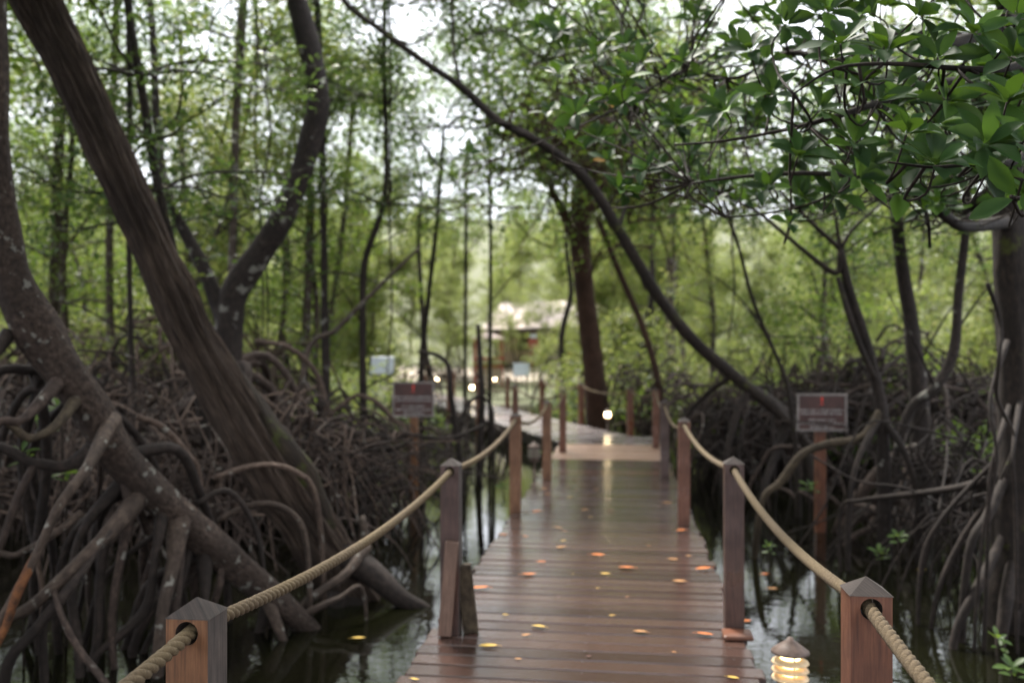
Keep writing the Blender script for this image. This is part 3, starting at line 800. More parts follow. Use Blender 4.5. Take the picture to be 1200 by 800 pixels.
protos = [make_tree(101, 9.5, 2.3, M['leaf_canopy'], M['bark_grey'], .085, .085, per=24, dens=1.3),
          make_tree(102, 11, 2.6, M['leaf_canopy'], M['bark_dark'], .085, .095, per=24, dens=1.4, low=.27),
          make_tree(103, 8.0, 2.1, M['leaf_canopy'], M['bark_grey'], .08, .065, low=.22, per=22, dens=1.3),
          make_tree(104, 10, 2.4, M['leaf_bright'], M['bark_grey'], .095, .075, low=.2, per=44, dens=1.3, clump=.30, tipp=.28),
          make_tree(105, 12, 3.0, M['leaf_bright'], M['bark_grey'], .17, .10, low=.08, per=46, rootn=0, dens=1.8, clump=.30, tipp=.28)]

def in_walk(x, y, pad):
    if y < 16.5 and xl(y) - pad < x < xr(y) + pad: return True
    v = Vector((x, y, 0)) - fo; s = v.dot(fd); t = v.dot(fp)
    return -1 < s < 25 and -pad < t < 1.55 + pad

def poisson(n, region, mind, seed, ok):
    rr = random.Random(seed); pts = []
    for _ in range(n * 60):
        if len(pts) >= n: break
        x, y = region(rr)
        if not ok(x, y): continue
        if all((x - a) ** 2 + (y - b) ** 2 > mind ** 2 for a, b in pts): pts.append((x, y))
    return pts
def pxof(x, y): return 600 + x / y * F

def region_mid(rr):
    y = rr.uniform(13.5, 27); return rr.uniform(-.68, .66) * y, y
def ok_mid(x, y):
    p = pxof(x, y)
    if in_walk(x, y, 1.2): return False
    if 500 < p < 725: return False
    if p > 860 and int(x * 9) % 2: return False
    return True
mid = poisson(26, region_mid, 1.55, 5, ok_mid)
tone = {0: 'pale grey', 1: 'dark', 2: 'slim pale', 3: 'light leaved'}
for i, (x, y) in enumerate(mid):
    k = rnd.choice((0, 1, 2, 2, 3, 3)) if x < 0 else rnd.choice((0, 2, 3, 3))
    side = 'left' if x < 0 else 'right'
    p = pxof(x, y)
    if p < 150: wh = 'behind the leftmost big leaning trunks'
    elif p < 330: wh = 'between the leaning fibrous trunk and the forked trunk'
    elif p < 600: wh = 'between the forked trunk and the walkway clearing'
    elif p < 900: wh = 'behind the thin dark leaning trunk'
    elif p < 1060: wh = 'behind the right notice sign'
    else: wh = 'behind the large trunk at the right edge'
    place(protos[k], used, x, y, rnd.uniform(.8, 1.1), rnd.uniform(0, 6.28), f'{tone[k]} stilt rooted mangrove {wh}', 'tree', 'slender mangroves of the middle distance', z=gz(x, y))

def region_far(rr):
    y = rr.uniform(28, 46); return rr.uniform(-.7, .7) * y, y
def ok_far(x, y):
    p = pxof(x, y)
    if in_walk(x, y, 1.0): return False
    if 545 < p < 660 and y < 50: return False
    if p > 840 and y < 42 and (int(x * 7) % 3): return False
    return True
far = poisson(72, region_far, 2.2, 8, ok_far)
far += poisson(80, lambda rr: ((lambda y: (rr.uniform(-.75, .75) * y, y))(rr.uniform(50, 80))), 2.8, 9, lambda x, y: True)
for i, (x, y) in enumerate(far):
    k = rnd.choice((3, 4, 4, 4)) if y < 50 else 4
    s = rnd.uniform(.42, .72) if y < 50 else rnd.uniform(.55, .85)
    if y > 50:
        lab = 'distant light green tree rising behind the pale roofed building' if abs(pxof(x, y) - 610) < 130 else 'distant light green tree closing the far side of the forest'
    else:
        lab = ('yellow green tree far behind the left root thicket' if x < 0 else 'yellow green tree far behind the right root thicket')
    if y < 50 and k == 3: lab = lab.replace('yellow green', 'slender light green')
    place(protos[k], used, x, y, s, rnd.uniform(0, 6.28), lab, 'tree', 'far forest trees')

# trees that arch over the clearing, their crowns high (hold the canopy together)
arch = make_tree(120, 10.5, 3.4, M['leaf_canopy'], M['bark_dark'], .10, .10, low=.46, per=24, dens=1.5)
for (px, y, s, lab) in ((748, 25, 1.05, 'tall thin mangrove with a high crown right of the clearing'),
                        (505, 30, 1.1, 'tall mangrove left of the far kiosk'), (660, 30, 1.15, 'tall mangrove right of the far kiosk')):
    place(arch, used, (px - 600) / F * y, y, s, rnd.uniform(0, 6), lab, 'tree', 'tall trees around the clearing')

for (px, y, s) in ((522, 38, .50), (575, 34, .42), (632, 33, .40), (610, 46, .5), (566, 42, .46), (604, 39, .50), (640, 43, .44), (672, 38, .5), (590, 44, .5)):
    place(protos[3], used, (px - 600) / F * y, y, s, rnd.uniform(0, 6), 'small light green tree half hiding the pale roof', 'tree', 'small trees before the pale roof')
# shrubs
def make_shrub(seed, h, r, leafm, n, per, ls):
    rr = random.Random(seed); e = empty('shrub'); m = MB(); cl = []
    for k in range(n):
        a = rr.uniform(0, 6.28); d = rr.random() ** .6 * r; z = rr.uniform(.25, 1) * h * (1 - .45 * (d / r) ** 2)
        tip = Vector((math.cos(a) * d, math.sin(a) * d, z)); cl.append(tip)
        if k % 3 == 0: m.tube([Vector((tip.x * .25, tip.y * .25, -.1)), tip * .6 + Vector((0, 0, .1)), tip], [.018, .012, .005], 4)
    m.build('stems', M['bark_dark'], e); leaf_cloud('foliage', cl, per, .30, ls, leafm, e, seed, .8)
    return e
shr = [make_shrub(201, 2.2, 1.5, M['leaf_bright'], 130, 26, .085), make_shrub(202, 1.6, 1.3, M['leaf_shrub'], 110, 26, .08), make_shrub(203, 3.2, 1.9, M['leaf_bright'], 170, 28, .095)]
def ok_sh(x, y):
    return not in_walk(x, y, 1.7) and not (535 < pxof(x, y) < 645 and y > 20)
sp_ = poisson(34, lambda rr: ((lambda y: (rr.uniform(-.64, .64) * y, y))(rr.uniform(19, 30))), 1.9, 21, ok_sh)
sp_ += poisson(16, lambda rr: ((lambda y: (rr.uniform(.22, .62) * y, y))(rr.uniform(17.5, 22))), 1.7, 31, ok_sh)
sp_ += poisson(60, lambda rr: ((lambda y: (rr.uniform(-.66, .66) * y, y))(rr.uniform(30, 44))), 2.4, 22, ok_sh)
for i, (x, y) in enumerate(sp_):
    k = rnd.choice((0, 1, 2)) if y < 30 else rnd.choice((0, 2, 2))
    nm = ('low yellow green', 'low deep green', 'tall yellow green')[k]
    wh = 'beyond the left root thicket' if pxof(x, y) < 500 else ('around the far clearing' if pxof(x, y) < 760 else 'beyond the right root thicket')
    place(shr[k], used, x, y, rnd.uniform(.75, 1.15), rnd.uniform(0, 6), f'{nm} leafy shrub {wh}', 'shrub', 'leafy shrubs behind the roots')

# ------------------------------------------------------------------ building and kiosk at the clearing
b = empty('pavilion', (0, 48, 0)); g0 = gz(0, 48)
b.location = (2.9, 48, g0); b.scale = (.62, 1, .96); tag(b, 'pale roofed low building glimpsed through the trees beyond the walkway', 'building')
H1 = 2.35 - g0; 
m = MB()
rv = [(-7.2, -3.2, H1 + .3), (7.2, -3.2, H1 + .6), (6.7, .6, H1 + 2.2), (-5.6, .6, H1 + 1.9), (7.2, 3.6, H1), (-7.2, 3.6, H1)]
m.add(rv, [(0, 1, 2, 3), (1, 4, 2), (4, 5, 3, 2), (5, 0, 3)])
m.add([(v[0], v[1], v[2] - .15) for v in rv], [(3, 2, 1, 0), (2, 4, 1), (2, 3, 5, 4), (3, 0, 5)])
m.build('roof', M['roof_pale'], b, False)
m = MB(); m.box((3.2, .6, H1 + 2.2), (6.0, .4, .14), None); m.build('ridge', M['roof_tile'], b, False)
m = MB(); m.box((0, -3.15, H1 + .30), (14.4, .12, .22), Matrix.Rotation(R(-1.2), 3, 'Y')); m.build('fascia', M['dark_inside'], b, False)
m = MB(); m.box((0, 1.2, H1 / 2 + .2), (12.6, .2, H1 + .2), None); m.build('wall', M['cream_wall'], b, False)
for k in range(5):
    m = MB(); m.box((-6 + k * 3, -2.6, H1 / 2 + .15), (.22, .22, H1 + .3), None, 0, 2); m.build('column', M['red_paint'] if k in (1, 2) else M['dark_inside'], b, False)
for k in (-3.4, 3.4):
    m = MB(); m.box((k, 1.08, 1.6), (1.5, .06, 1.3), None); m.build('window', M['dark_inside'], b, False)
m = MB(); m.box((0, 1.08, 1.15), (1.1, .06, 2.1), None); m.build('door', M['dark_inside'], b, False)
sandz = lambda x, y: gz(x, y) + .05
tag(grid_sheet('clearing', [x * .5 for x in range(-16, 22)], [40 + y * .5 for y in range(0, 16)], lambda x, y: gz(x, y) + .04, M['sand']), kind='structure')
# red kiosk
q_ = P(572, 411, 38); g0 = gz(q_.x, 38)
kx = empty('kiosk', (q_.x, 38, g0), R(8)); tag(kx, 'open red timber kiosk with counter at the end of the walkway', 'kiosk'); kx.scale = (.75, .75, .92)
tp = P(0, 392, 38).z - g0
for sx in (-.75, .75):
    for sy in (-.5, .5):
        m = MB(); m.box((sx, sy, tp / 2), (.09, .09, tp), None, 0, 2); m.build('post', M['red_paint'], kx, False)
m = MB(); m.add([(-.95, -.7, tp), (.95, -.7, tp), (.95, .7, tp), (-.95, .7, tp), (0, 0, tp + .35)], [(0, 1, 4), (1, 2, 4), (2, 3, 4), (3, 0, 4), (3, 2, 1, 0)]); m.build('roof', M['leaf_brown'], kx, False)
ct = P(0, 417, 38).z - g0
m = MB(); m.box((0, -.45, ct), (1.75, .5, .12), None); m.box((0, -.45, ct - .35), (1.6, .06, .22), None); m.build('counter', M['red_paint'], kx, False)
m = MB(); m.box((.1, .45, ct * .5), (1.4, .05, ct), None); m.build('back_wall', M['cream_wall'], kx, False)
q_ = P(625, 398, 36); g0 = gz(q_.x, 36)
sg = empty('notice_post', (q_.x, 36, g0)); tag(sg, 'small red notice with a white top on a pole right of the kiosk', 'sign')
m = MB(); m.box((0, 0, (q_.z - g0) / 2), (.06, .06, q_.z - g0), None, 0, 2); m.build('pole', M['dark_inside'], sg, False)
m = MB(); m.box((0, -.06, q_.z - g0 - .15), (.42, .04, .40), None); m.build('board', M['red_paint'], sg, False)
m = MB(); m.box((0, -.06, q_.z - g0 + .14), (.26, .05, .17), None); m.build('top', M['panel_white'], sg, False)

# ------------------------------------------------------------------ hero trunks
WS = .82
def hero(name, label, path, mat, sides=12, per=6, ridge=0, wob=.12, seed=0, cat='tree', group=None, drop=True, parent=None, pname='trunk'):
    pts = [P(a, b_, z) for a, b_, z, w_ in path]; rad = [WS * w_ / F * z / 2 for a, b_, z, w_ in path]
    if drop and pts[-1].z > -.6:
        e_ = pts[-1] + (pts[-1] - pts[-2]).normalized() * .25; e_.z = min(e_.z, -.2); pts.append(e_); rad.append(rad[-1] * 1.1)
        pts.append(Vector((e_.x, e_.y, -.95))); rad.append(rad[-1] * 1.15)
    pp, ra = smooth_path(pts, rad, per)
    e = parent
    if e is None:
        base = pp[-1] if pp[-1].z < pp[0].z else pp[0]
        e = empty(name, tuple(base)); tag(e, label, cat, group)
    loc = tuple(e.location)
    mb = MB(); mb.tube([p - Vector(loc) for p in pp], ra, sides, wob=wob, ridge=ridge, seed=seed); mb.build(pname, mat, e)
    return e, pp

def limb(e, path, mat, name='limb', sides=8, per=5, wob=.12, seed=0, ground=False):
    pts = [P(a, b_, z) for a, b_, z, w_ in path]; rad = [WS * w_ / F * z / 2 for a, b_, z, w_ in path]
    if ground and pts[-1].z > -.7:
        l = pts[-1]; pts.append(Vector((l.x + (l.x - pts[-2].x) * .3, l.y + rnd.uniform(-.1, .15), min(-.6, l.z - .3)))); rad.append(rad[-1] * .85)
        l = pts[-1]; pts.append(Vector((l.x, l.y, -1.05))); rad.append(rad[-1] * .9)
    pp, ra = smooth_path(pts, rad, per); loc = Vector(e.location)
    mb = MB(); mb.tube([p - loc for p in pp], ra, sides, wob=wob, seed=seed); mb.build(name, mat, e)
    return pp

def crown_on(e, proto_tree, at_, s, rz):
    """a crown of leaves and twigs high above, child of the hero tree"""
    for ch in proto_tree.children:
        if ch.name.startswith('crown') or ch.name.startswith('trunk'):
            c = ch.copy(); COL.objects.link(c); c.parent = e
            if ch.name.startswith('trunk'): c.name = 'limbs'
            c.location = Vector(at_) - Vector(e.location); c.scale = (s, s, s); c.rotation_euler = (0, 0, rz)

def make_bough(seed, n, ln_, per, leafm, lsize):
    rr = random.Random(seed); mb = MB(); cl = []
    for i in range(n):
        az_ = i * 6.283 / n + rr.uniform(-.5, .5); d = Vector((math.cos(az_), math.sin(az_), rr.uniform(-.1, .6))).normalized(); q = [Vector((0, 0, 0))]; L_ = ln_ * rr.uniform(.6, 1.1)
        for k in range(5):
            d = (d + Vector((rr.gauss(0, .28), rr.gauss(0, .28), rr.gauss(-.03, .2)))).normalized(); q.append(q[-1] + d * L_ / 5)
        qq, qr = smooth_path(q, [.020, .016, .012, .009, .006, .004], 3); mb.tube(qq, qr, 5)
        for k in range(4, len(qq)):
            if rr.random() < .65:
                dd = Vector((rr.gauss(0, 1), rr.gauss(0, 1), rr.gauss(.1, .6))).normalized() * rr.uniform(.15, .5); tip = qq[k] + dd
                mb.tube([qq[k], qq[k].lerp(tip, .5) + Vector((0, 0, .03)), tip], [.007, .005, .003], 4, caps=False); cl.append(tip)
        cl.append(qq[-1])
    return mb, cl, per, leafm, lsize
bough_protos = []
for sd_ in range(5):
    mb_, cl_, per_, lm_, ls_ = make_bough(500 + sd_, 5, 1.7, 17, M['leaf_bough'], .085)
    bo = mb_.build('bough', M['bark_dark']); lo = leaf_cloud('leaves', cl_, per_, .24, ls_, lm_, bo, 600 + sd_, .7); bough_protos.append([bo, lo, False])
def add_bough(e, at_, s, rz):
    t = rnd.choice(bough_protos); bo, lo = t[0], t[1]
    if t[2]:
        b2 = bo.copy(); COL.objects.link(b2); l2 = lo.copy(); COL.objects.link(l2); l2.parent = b2; bo = b2
    t[2] = True
    bo.parent = e; bo.location = Vector(at_) - Vector(e.location); bo.scale = (s, s, s); bo.rotation_euler = (0, 0, rz)

# A: speckled leaning trunk at the left edge, with stilt roots
A, _ = hero('mangrove_tree', 'thick speckled mangrove at the left edge, its trunk bending down into arching stilt roots',
    [(-40, -420, 4.9, 33), (-14, -120, 4.8, 38), (-10, 0, 4.8, 40), (-8, 150, 4.8, 40), (0, 250, 4.85, 44), (14, 330, 4.9, 59), (52, 400, 5.0, 61), (100, 470, 5.1, 55), (146, 540, 5.3, 50), (205, 602, 5.5, 50), (268, 655, 5.7, 46), (326, 703, 5.9, 35), (368, 742, 6.0, 26)],
    M['bark_big'], 22, 8, .10, .22, 3)
ar = [
 ([(132, 490, 5.18, 34), (104, 545, 4.8, 19), (70, 592, 4.6, 18), (38, 660, 4.5, 17), (16, 700, 4.45, 16), (-8, 760, 4.4, 15)], 'root_brown'),
 ([(52, 628, 4.56, 9), (36, 662, 4.5, 17), (20, 695, 4.42, 17), (8, 730, 4.4, 14), (-14, 790, 4.35, 13)], 'root_orange'),
 ([(172, 572, 5.42, 44), (118, 634, 5.0, 24), (66, 684, 4.8, 22), (34, 712, 4.75, 22), (-20, 750, 4.7, 20)], 'root_brown'),
 ([(130, 622, 5.04, 10), (80, 690, 4.8, 20), (44, 735, 4.75, 20), (8, 782, 4.7, 20)], 'root_dark'),
 ([(212, 596, 5.52, 52), (203, 660, 5.3, 25), (190, 720, 5.15, 22), (184, 800, 5.1, 22)], 'root_brown'),
 ([(194, 585, 5.45, 30), (182, 650, 5.3, 12), (172, 710, 5.3, 20), (140, 745, 5.25, 18), (112, 770, 5.2, 14), (96, 830, 5.2, 16)], 'root_dark'),
 ([(84, 430, 5.08, 34), (30, 490, 4.7, 17), (-12, 530, 4.6, 16)], 'root_grey'),
 ([(98, 455, 5.10, 28), (66, 498, 4.8, 16), (36, 514, 4.7, 15), (-14, 520, 4.6, 14)], 'root_moss'),
 ([(128, 512, 5.24, 44), (80, 545, 5.1, 22), (40, 543, 5.0, 19), (-20, 548, 4.9, 18)], 'root_dark'),
 ([(40, 545, 5.0, 14), (22, 580, 4.9, 14), (6, 625, 4.85, 13), (-12, 690, 4.8, 12)], 'root_grey'),
 ([(156, 550, 5.36, 30), (98, 620, 5.2, 16), (84, 690, 5.15, 17), (92, 760, 5.1, 17), (98, 840, 5.1, 16)], 'root_dark'),
 ([(62, 685, 4.8, 10), (72, 720, 4.7, 11), (92, 760, 4.7, 12), (130, 815, 4.65, 13)], 'root_grey'),
 ([(96, 600, 4.9, 12), (60, 628, 4.8, 13), (20, 650, 4.8, 12), (-18, 668, 4.8, 12)], 'root_brown'),
 ([(55, 700, 4.9, 14), (50, 740, 4.9, 14), (52, 790, 4.9, 15)], 'root_dark'),
 ([(240, 632, 5.62, 34), (240, 700, 5.5, 14), (232, 760, 5.5, 12), (236, 830, 5.5, 12)], 'root_dark'),
 ([(306, 684, 5.86, 32), (330, 745, 5.75, 15), (352, 800, 5.7, 14)], 'root_brown'),
 ([(318, 696, 5.92, 28), (300, 750, 5.9, 13), (280, 810, 5.9, 12)], 'root_dark'),
 ([(350, 725, 6.0, 18), (372, 712, 6.0, 13), (398, 700, 6.1, 9), (425, 690, 6.2, 7)], 'root_brown'),
 ([(360, 735, 6.0, 22), (374, 770, 5.9, 16), (382, 830, 5.9, 15)], 'root_dark'),
 ([(10, 390, 4.9, 26), (-20, 440, 4.7, 16), (-40, 500, 4.6, 14)], 'root_dark'),
]
for k, (pth, mt) in enumerate(ar): limb(A, [(a_, b_, z_, w_ * .80) for a_, b_, z_, w_ in pth], M[mt], 'stilt_root', 10, 5, .16, k, ground=True)
for k in range(26):
    rr = rnd; sx = rr.uniform(20, 300); t = (sx - 20) / 300
    m = MB(); st = P(sx, 390 + t * 300 + 20, 5.1 + t * .7); en = Vector((st.x + rr.uniform(-.9, .5), st.y + rr.uniform(-.3, 1.3), -1.0))
    loc = Vector(A.location); root_arch(m, st - loc, en - loc, rr.uniform(.018, .035), rr.uniform(.014, .024), 7, rr.uniform(.05, .4), .06, rr, 4)
    m.build('stilt_root', M[rr.choice(('root_dark', 'root_dark', 'root_grey'))], A)
for k, (a, b_, z, w_) in enumerate([]):
    c = P(a, b_, z) - Vector(A.location); m = MB(); m.tube([c + Vector((0, .10, .02)), c + Vector((.03, 0, 0)), c + Vector((.035, -.03, -.01))], [w_ / F * z * .5, w_ / F * z * .42, w_ / F * z * .2], 12, wob=.3, seed=k); m.build('knot', M['root_dark'], A)

for k, (pth, mt) in enumerate([
 ([(160, 488, 5.6, 9), (190, 500, 5.7, 9), (218, 530, 5.8, 9), (236, 575, 5.9, 8)], 'root_pale'),
 ([(60, 610, 5.4, 7), (44, 650, 5.4, 8), (50, 700, 5.4, 8)], 'root_pale'),
 ([(250, 560, 6.0, 8), (300, 545, 6.2, 8), (345, 552, 6.3, 8), (372, 590, 6.4, 8)], 'root_pale'),
 ([(255, 610, 6.0, 9), (300, 590, 6.1, 9), (340, 600, 6.2, 9), (360, 640, 6.2, 8)], 'root_brown'),
 ([(230, 590, 5.7, 8), (268, 575, 5.8, 8), (300, 620, 5.9, 7), (310, 680, 5.9, 7)], 'root_dark')]): limb(A, pth, M[mt], 'stilt_root', 8, 5, .16, k, ground=True)
# B: fibrous leaning trunk
B, _ = hero('leaning_tree', 'thick fibrous barked trunk leaning across the left side, mossy near its foot',
    [(-60, -240, 5.3, 66), (8, -80, 5.7, 64), (44, 0, 6.0, 62), (92, 100, 6.1, 55), (138, 200, 6.2, 52), (184, 300, 6.3, 54), (229, 400, 6.4, 58), (288, 500, 6.5, 68), (344, 590, 6.6, 68), (392, 665, 6.7, 70), (430, 720, 6.8, 80)],
    M['bark_fibre'], 120, 16, .26, .12, 8)
limb(B, [(150, 255, 6.5, 10), (207, 335, 6.52, 14), (258, 412, 6.6, 20), (312, 500, 6.7, 32), (362, 590, 6.75, 40), (405, 660, 6.8, 40)], M['bark_moss'], 'limb', 20, 8, .25, 4)
limb(B, [(282, 440, 6.52, 10), (322, 510, 6.56, 40), (352, 560, 6.6, 44), (384, 620, 6.66, 30)], M['bark_moss'], 'limb', 18, 8, .3, 9)
for k, (pth, mt) in enumerate([
 ([(392, 650, 6.7, 50), (432, 668, 6.6, 34), (470, 700, 6.5, 26), (505, 722, 6.5, 18)], 'root_dark'),
 ([(400, 690, 6.7, 44), (430, 735, 6.5, 34), (470, 755, 6.4, 26), (500, 765, 6.4, 14)], 'root_dark'),
 ([(400, 680, 6.7, 40), (395, 720, 6.5, 30), (380, 760, 6.4, 22)], 'root_dark'),
 ([(415, 660, 6.8, 20), (428, 640, 6.8, 12), (424, 610, 6.9, 8)], 'root_brown'),
 ([(430, 640, 6.7, 16), (405, 672, 6.4, 13), (380, 690, 6.3, 12), (355, 712, 6.2, 12)], 'root_brown'),
 ([(430, 660, 6.9, 14), (452, 690, 6.9, 11), (466, 740, 6.9, 11)], 'root_dark'),
 ([(440, 690, 6.9, 14), (436, 730, 6.8, 10), (430, 770, 6.8, 10)], 'root_dark')]):
    limb(B, pth, M[mt], 'root', 10, 5, .2, k, ground=True)

# C: forked curved trunk with lichen
C, _ = hero('forked_tree', 'dark forked mangrove with pale lichen spots, right arm curving up in an s shape',
    [(262, -520, 10.6, 16), (310, -250, 10.3, 22), (340, -60, 10, 26), (348, 0, 10, 28), (364, 60, 10, 32), (373, 120, 10, 33), (360, 180, 10, 31), (338, 240, 10, 32), (310, 290, 10, 36), (282, 330, 10, 40), (268, 370, 10, 40), (268, 430, 10, 38), (274, 500, 10, 40)],
    M['bark_lichen'], 18, 7, .05, .18, 12)
limb(C, [(266, 372, 10, 34), (252, 345, 10, 24), (234, 305, 10, 20), (214, 268, 10, 17), (196, 225, 10, 14), (185, 160, 10.2, 11), (180, 60, 10.4, 10), (170, -80, 10.6, 8)], M['bark_lichen'], 'limb', 10, 6, .15, 3)
for k in range(16):
    a = 2 * math.pi * k / 16; st = P(271, 430 + rnd.uniform(-10, 40), 10); en = Vector((st.x + math.cos(a) * rnd.uniform(.7, 1.5), 10 + math.sin(a) * rnd.uniform(.5, 1.3), -1.0))
    m = MB(); root_arch(m, st - Vector(C.location), en - Vector(C.location), .045, .028, 7, rnd.uniform(.2, .6), .08); m.build('stilt_root', M['root_grey'], C)

for k, pth in enumerate([[(418, 462, 11, 6), (440, 470, 11, 7), (462, 492, 11, 7), (477, 512, 11, 7)], [(418, 462, 11, 6), (400, 475, 11, 7), (372, 500, 11, 7), (360, 540, 11, 7)], [(300, 400, 10.5, 8), (340, 408, 10.8, 8), (372, 440, 11, 8), (385, 500, 11, 8)]]):
    limb(C, pth, M['root_pale'], 'stilt_root', 7, 5, .16, k, ground=True)
# D: thin leaning trunk crossing the picture
D, _ = hero('leaning_tree', 'thin dark trunk leaning diagonally over the walkway from upper left to the right roots',
    [(340, -90, 11, 6.7), (400, -2, 11, 7.6), (452, 40, 11, 8.4), (490, 68, 11, 9.2), (540, 102, 11, 10.9), (585, 142, 11, 11.8), (640, 172, 11, 13.4), (688, 212, 11, 15.1), (725, 270, 11, 16.0), (768, 342, 11, 16.8), (812, 398, 11, 17.6), (862, 442, 11, 18.5), (905, 475, 11, 20.2), (935, 505, 11, 21.8)],
    M['bark_dark'], 12, 6, 0, .18, 5)
for pth in ([(452, 40, 11, 6), (480, 52, 11, 4), (505, 40, 11, 3), (520, 18, 11, 2.5)], [(540, 102, 11, 5), (532, 60, 11, 4), (530, 10, 11, 3.5), (528, -40, 11, 3)], [(585, 142, 11, 5), (560, 150, 11, 3), (530, 150, 11, 2)],
            [(640, 172, 11, 6), (610, 150, 11, 4), (575, 140, 10.8, 3), (560, 120, 10.6, 2)], [(725, 270, 11, 7), (735, 230, 11.2, 5), (740, 180, 11.4, 4), (742, 100, 11.5, 3)]):
    limb(D, pth, M['bark_dark'], 'branch', 6, 5)
for k, pth in enumerate([[(905, 475, 11, 18), (930, 500, 10.8, 12), (955, 530, 10.6, 10), (965, 570, 10.5, 9)], [(880, 455, 11, 12), (862, 490, 10.9, 10), (850, 540, 10.8, 9)], [(925, 495, 11, 14), (905, 540, 10.8, 11), (893, 585, 10.6, 10)], [(860, 440, 11, 8), (830, 460, 11.4, 8), (800, 500, 11.6, 7)]]):
    limb(D, pth, M['root_dark'], 'stilt_root', 8, 5, .15, k, ground=True)

# E: reddish trunk by the turn
E, _ = hero('reddish_tree', 'dark reddish trunk standing at the outer bend of the walkway, forking below its crown',
    [(720, -80, 19, 20), (708, 60, 19, 22), (700, 140, 19, 26), (690, 200, 19, 30), (679, 262, 19, 30), (684, 330, 19, 28), (692, 400, 19, 29), (699, 470, 19, 34), (702, 510, 19, 38)], M['bark_red'], 16, 7, .10, .12, 9)
for pth in ([(677, 285, 19, 18), (660, 250, 19, 13), (645, 218, 19, 10), (630, 180, 19, 8)], [(684, 240, 19, 16), (705, 205, 19, 13), (716, 160, 18.5, 10), (740, 100, 18, 8)], [(700, 255, 17.5, 9), (726, 320, 17.3, 9), (752, 380, 17, 9), (770, 440, 16.8, 10), (778, 500, 16.6, 10)],
            [(690, 330, 18.6, 4), (700, 300, 18.2, 3.5), (715, 285, 18, 3), (740, 300, 17.8, 3), (756, 340, 17.6, 3)], [(700, 140, 18.8, 9), (750, 170, 17, 6), (800, 185, 15, 5), (850, 180, 14, 4)], [(700, 170, 18.8, 9), (660, 150, 17, 6), (620, 160, 15, 4)], [(705, 110, 18.8, 9), (760, 120, 17, 6), (820, 135, 15, 5), (860, 160, 14, 4)]):
    limb(E, pth, M['bark_red'], 'limb', 8, 5)
# brown tangled twigs and epiphytes in its crown
m = MB(); loc = Vector(E.location); rr = random.Random(33); tips = []
for k in range(620):
    a = P(rr.gauss(745, 65), rr.gauss(165, 42), rr.uniform(12.5, 18)); d = Vector((rr.gauss(0, 1), rr.gauss(0, .6), rr.gauss(0, .7))).normalized()
    q = [a]
    for j in range(4): d = (d + Vector((rr.gauss(0, .5), rr.gauss(0, .5), rr.gauss(0, .5)))).normalized(); q.append(q[-1] + d * rr.uniform(.2, .5))
    m.tube([x - loc for x in q], [.018, .015, .012, .009, .005], 5); tips.append(q[-1] - loc); tips.append(q[2] - loc)
m.build('twigs', M['bark_red'], E)
leaf_cloud('crown', tips[::2], 14, .5, .10, M['leaf_canopy'], E, 77)

for (e_, pts__) in ((C, [(240, -60, 11.8), (310, 60, 11.6), (182, 100, 11.3)]), (D, [(470, -30, 12.6), (560, 40, 12.8), (530, -20, 12.6), (640, 70, 12.8), (742, 60, 13), (480, -20, 13), (522, 0, 13), (560, -25, 12.5), (605, 5, 13), (650, 10, 13), (440, 30, 13), (700, 40, 13)]),
                    (B, [(30, -60, 5.9), (-40, -200, 5.4)]), (E, [(645, 218, 19), (640, 190, 19), (716, 160, 18.5), (740, 100, 18), (800, 185, 15), (620, 160, 15), (690, 60, 18.7), (850, 180, 14), (660, 150, 17)])):
    for (a, b_, z) in pts__:
        for q in range(2 if z > 14 else 1): add_bough(e_, P(a, b_, z), rnd.uniform(.8, 1.2) * (1.4 if z > 14 else 1), rnd.uniform(0, 6.3))
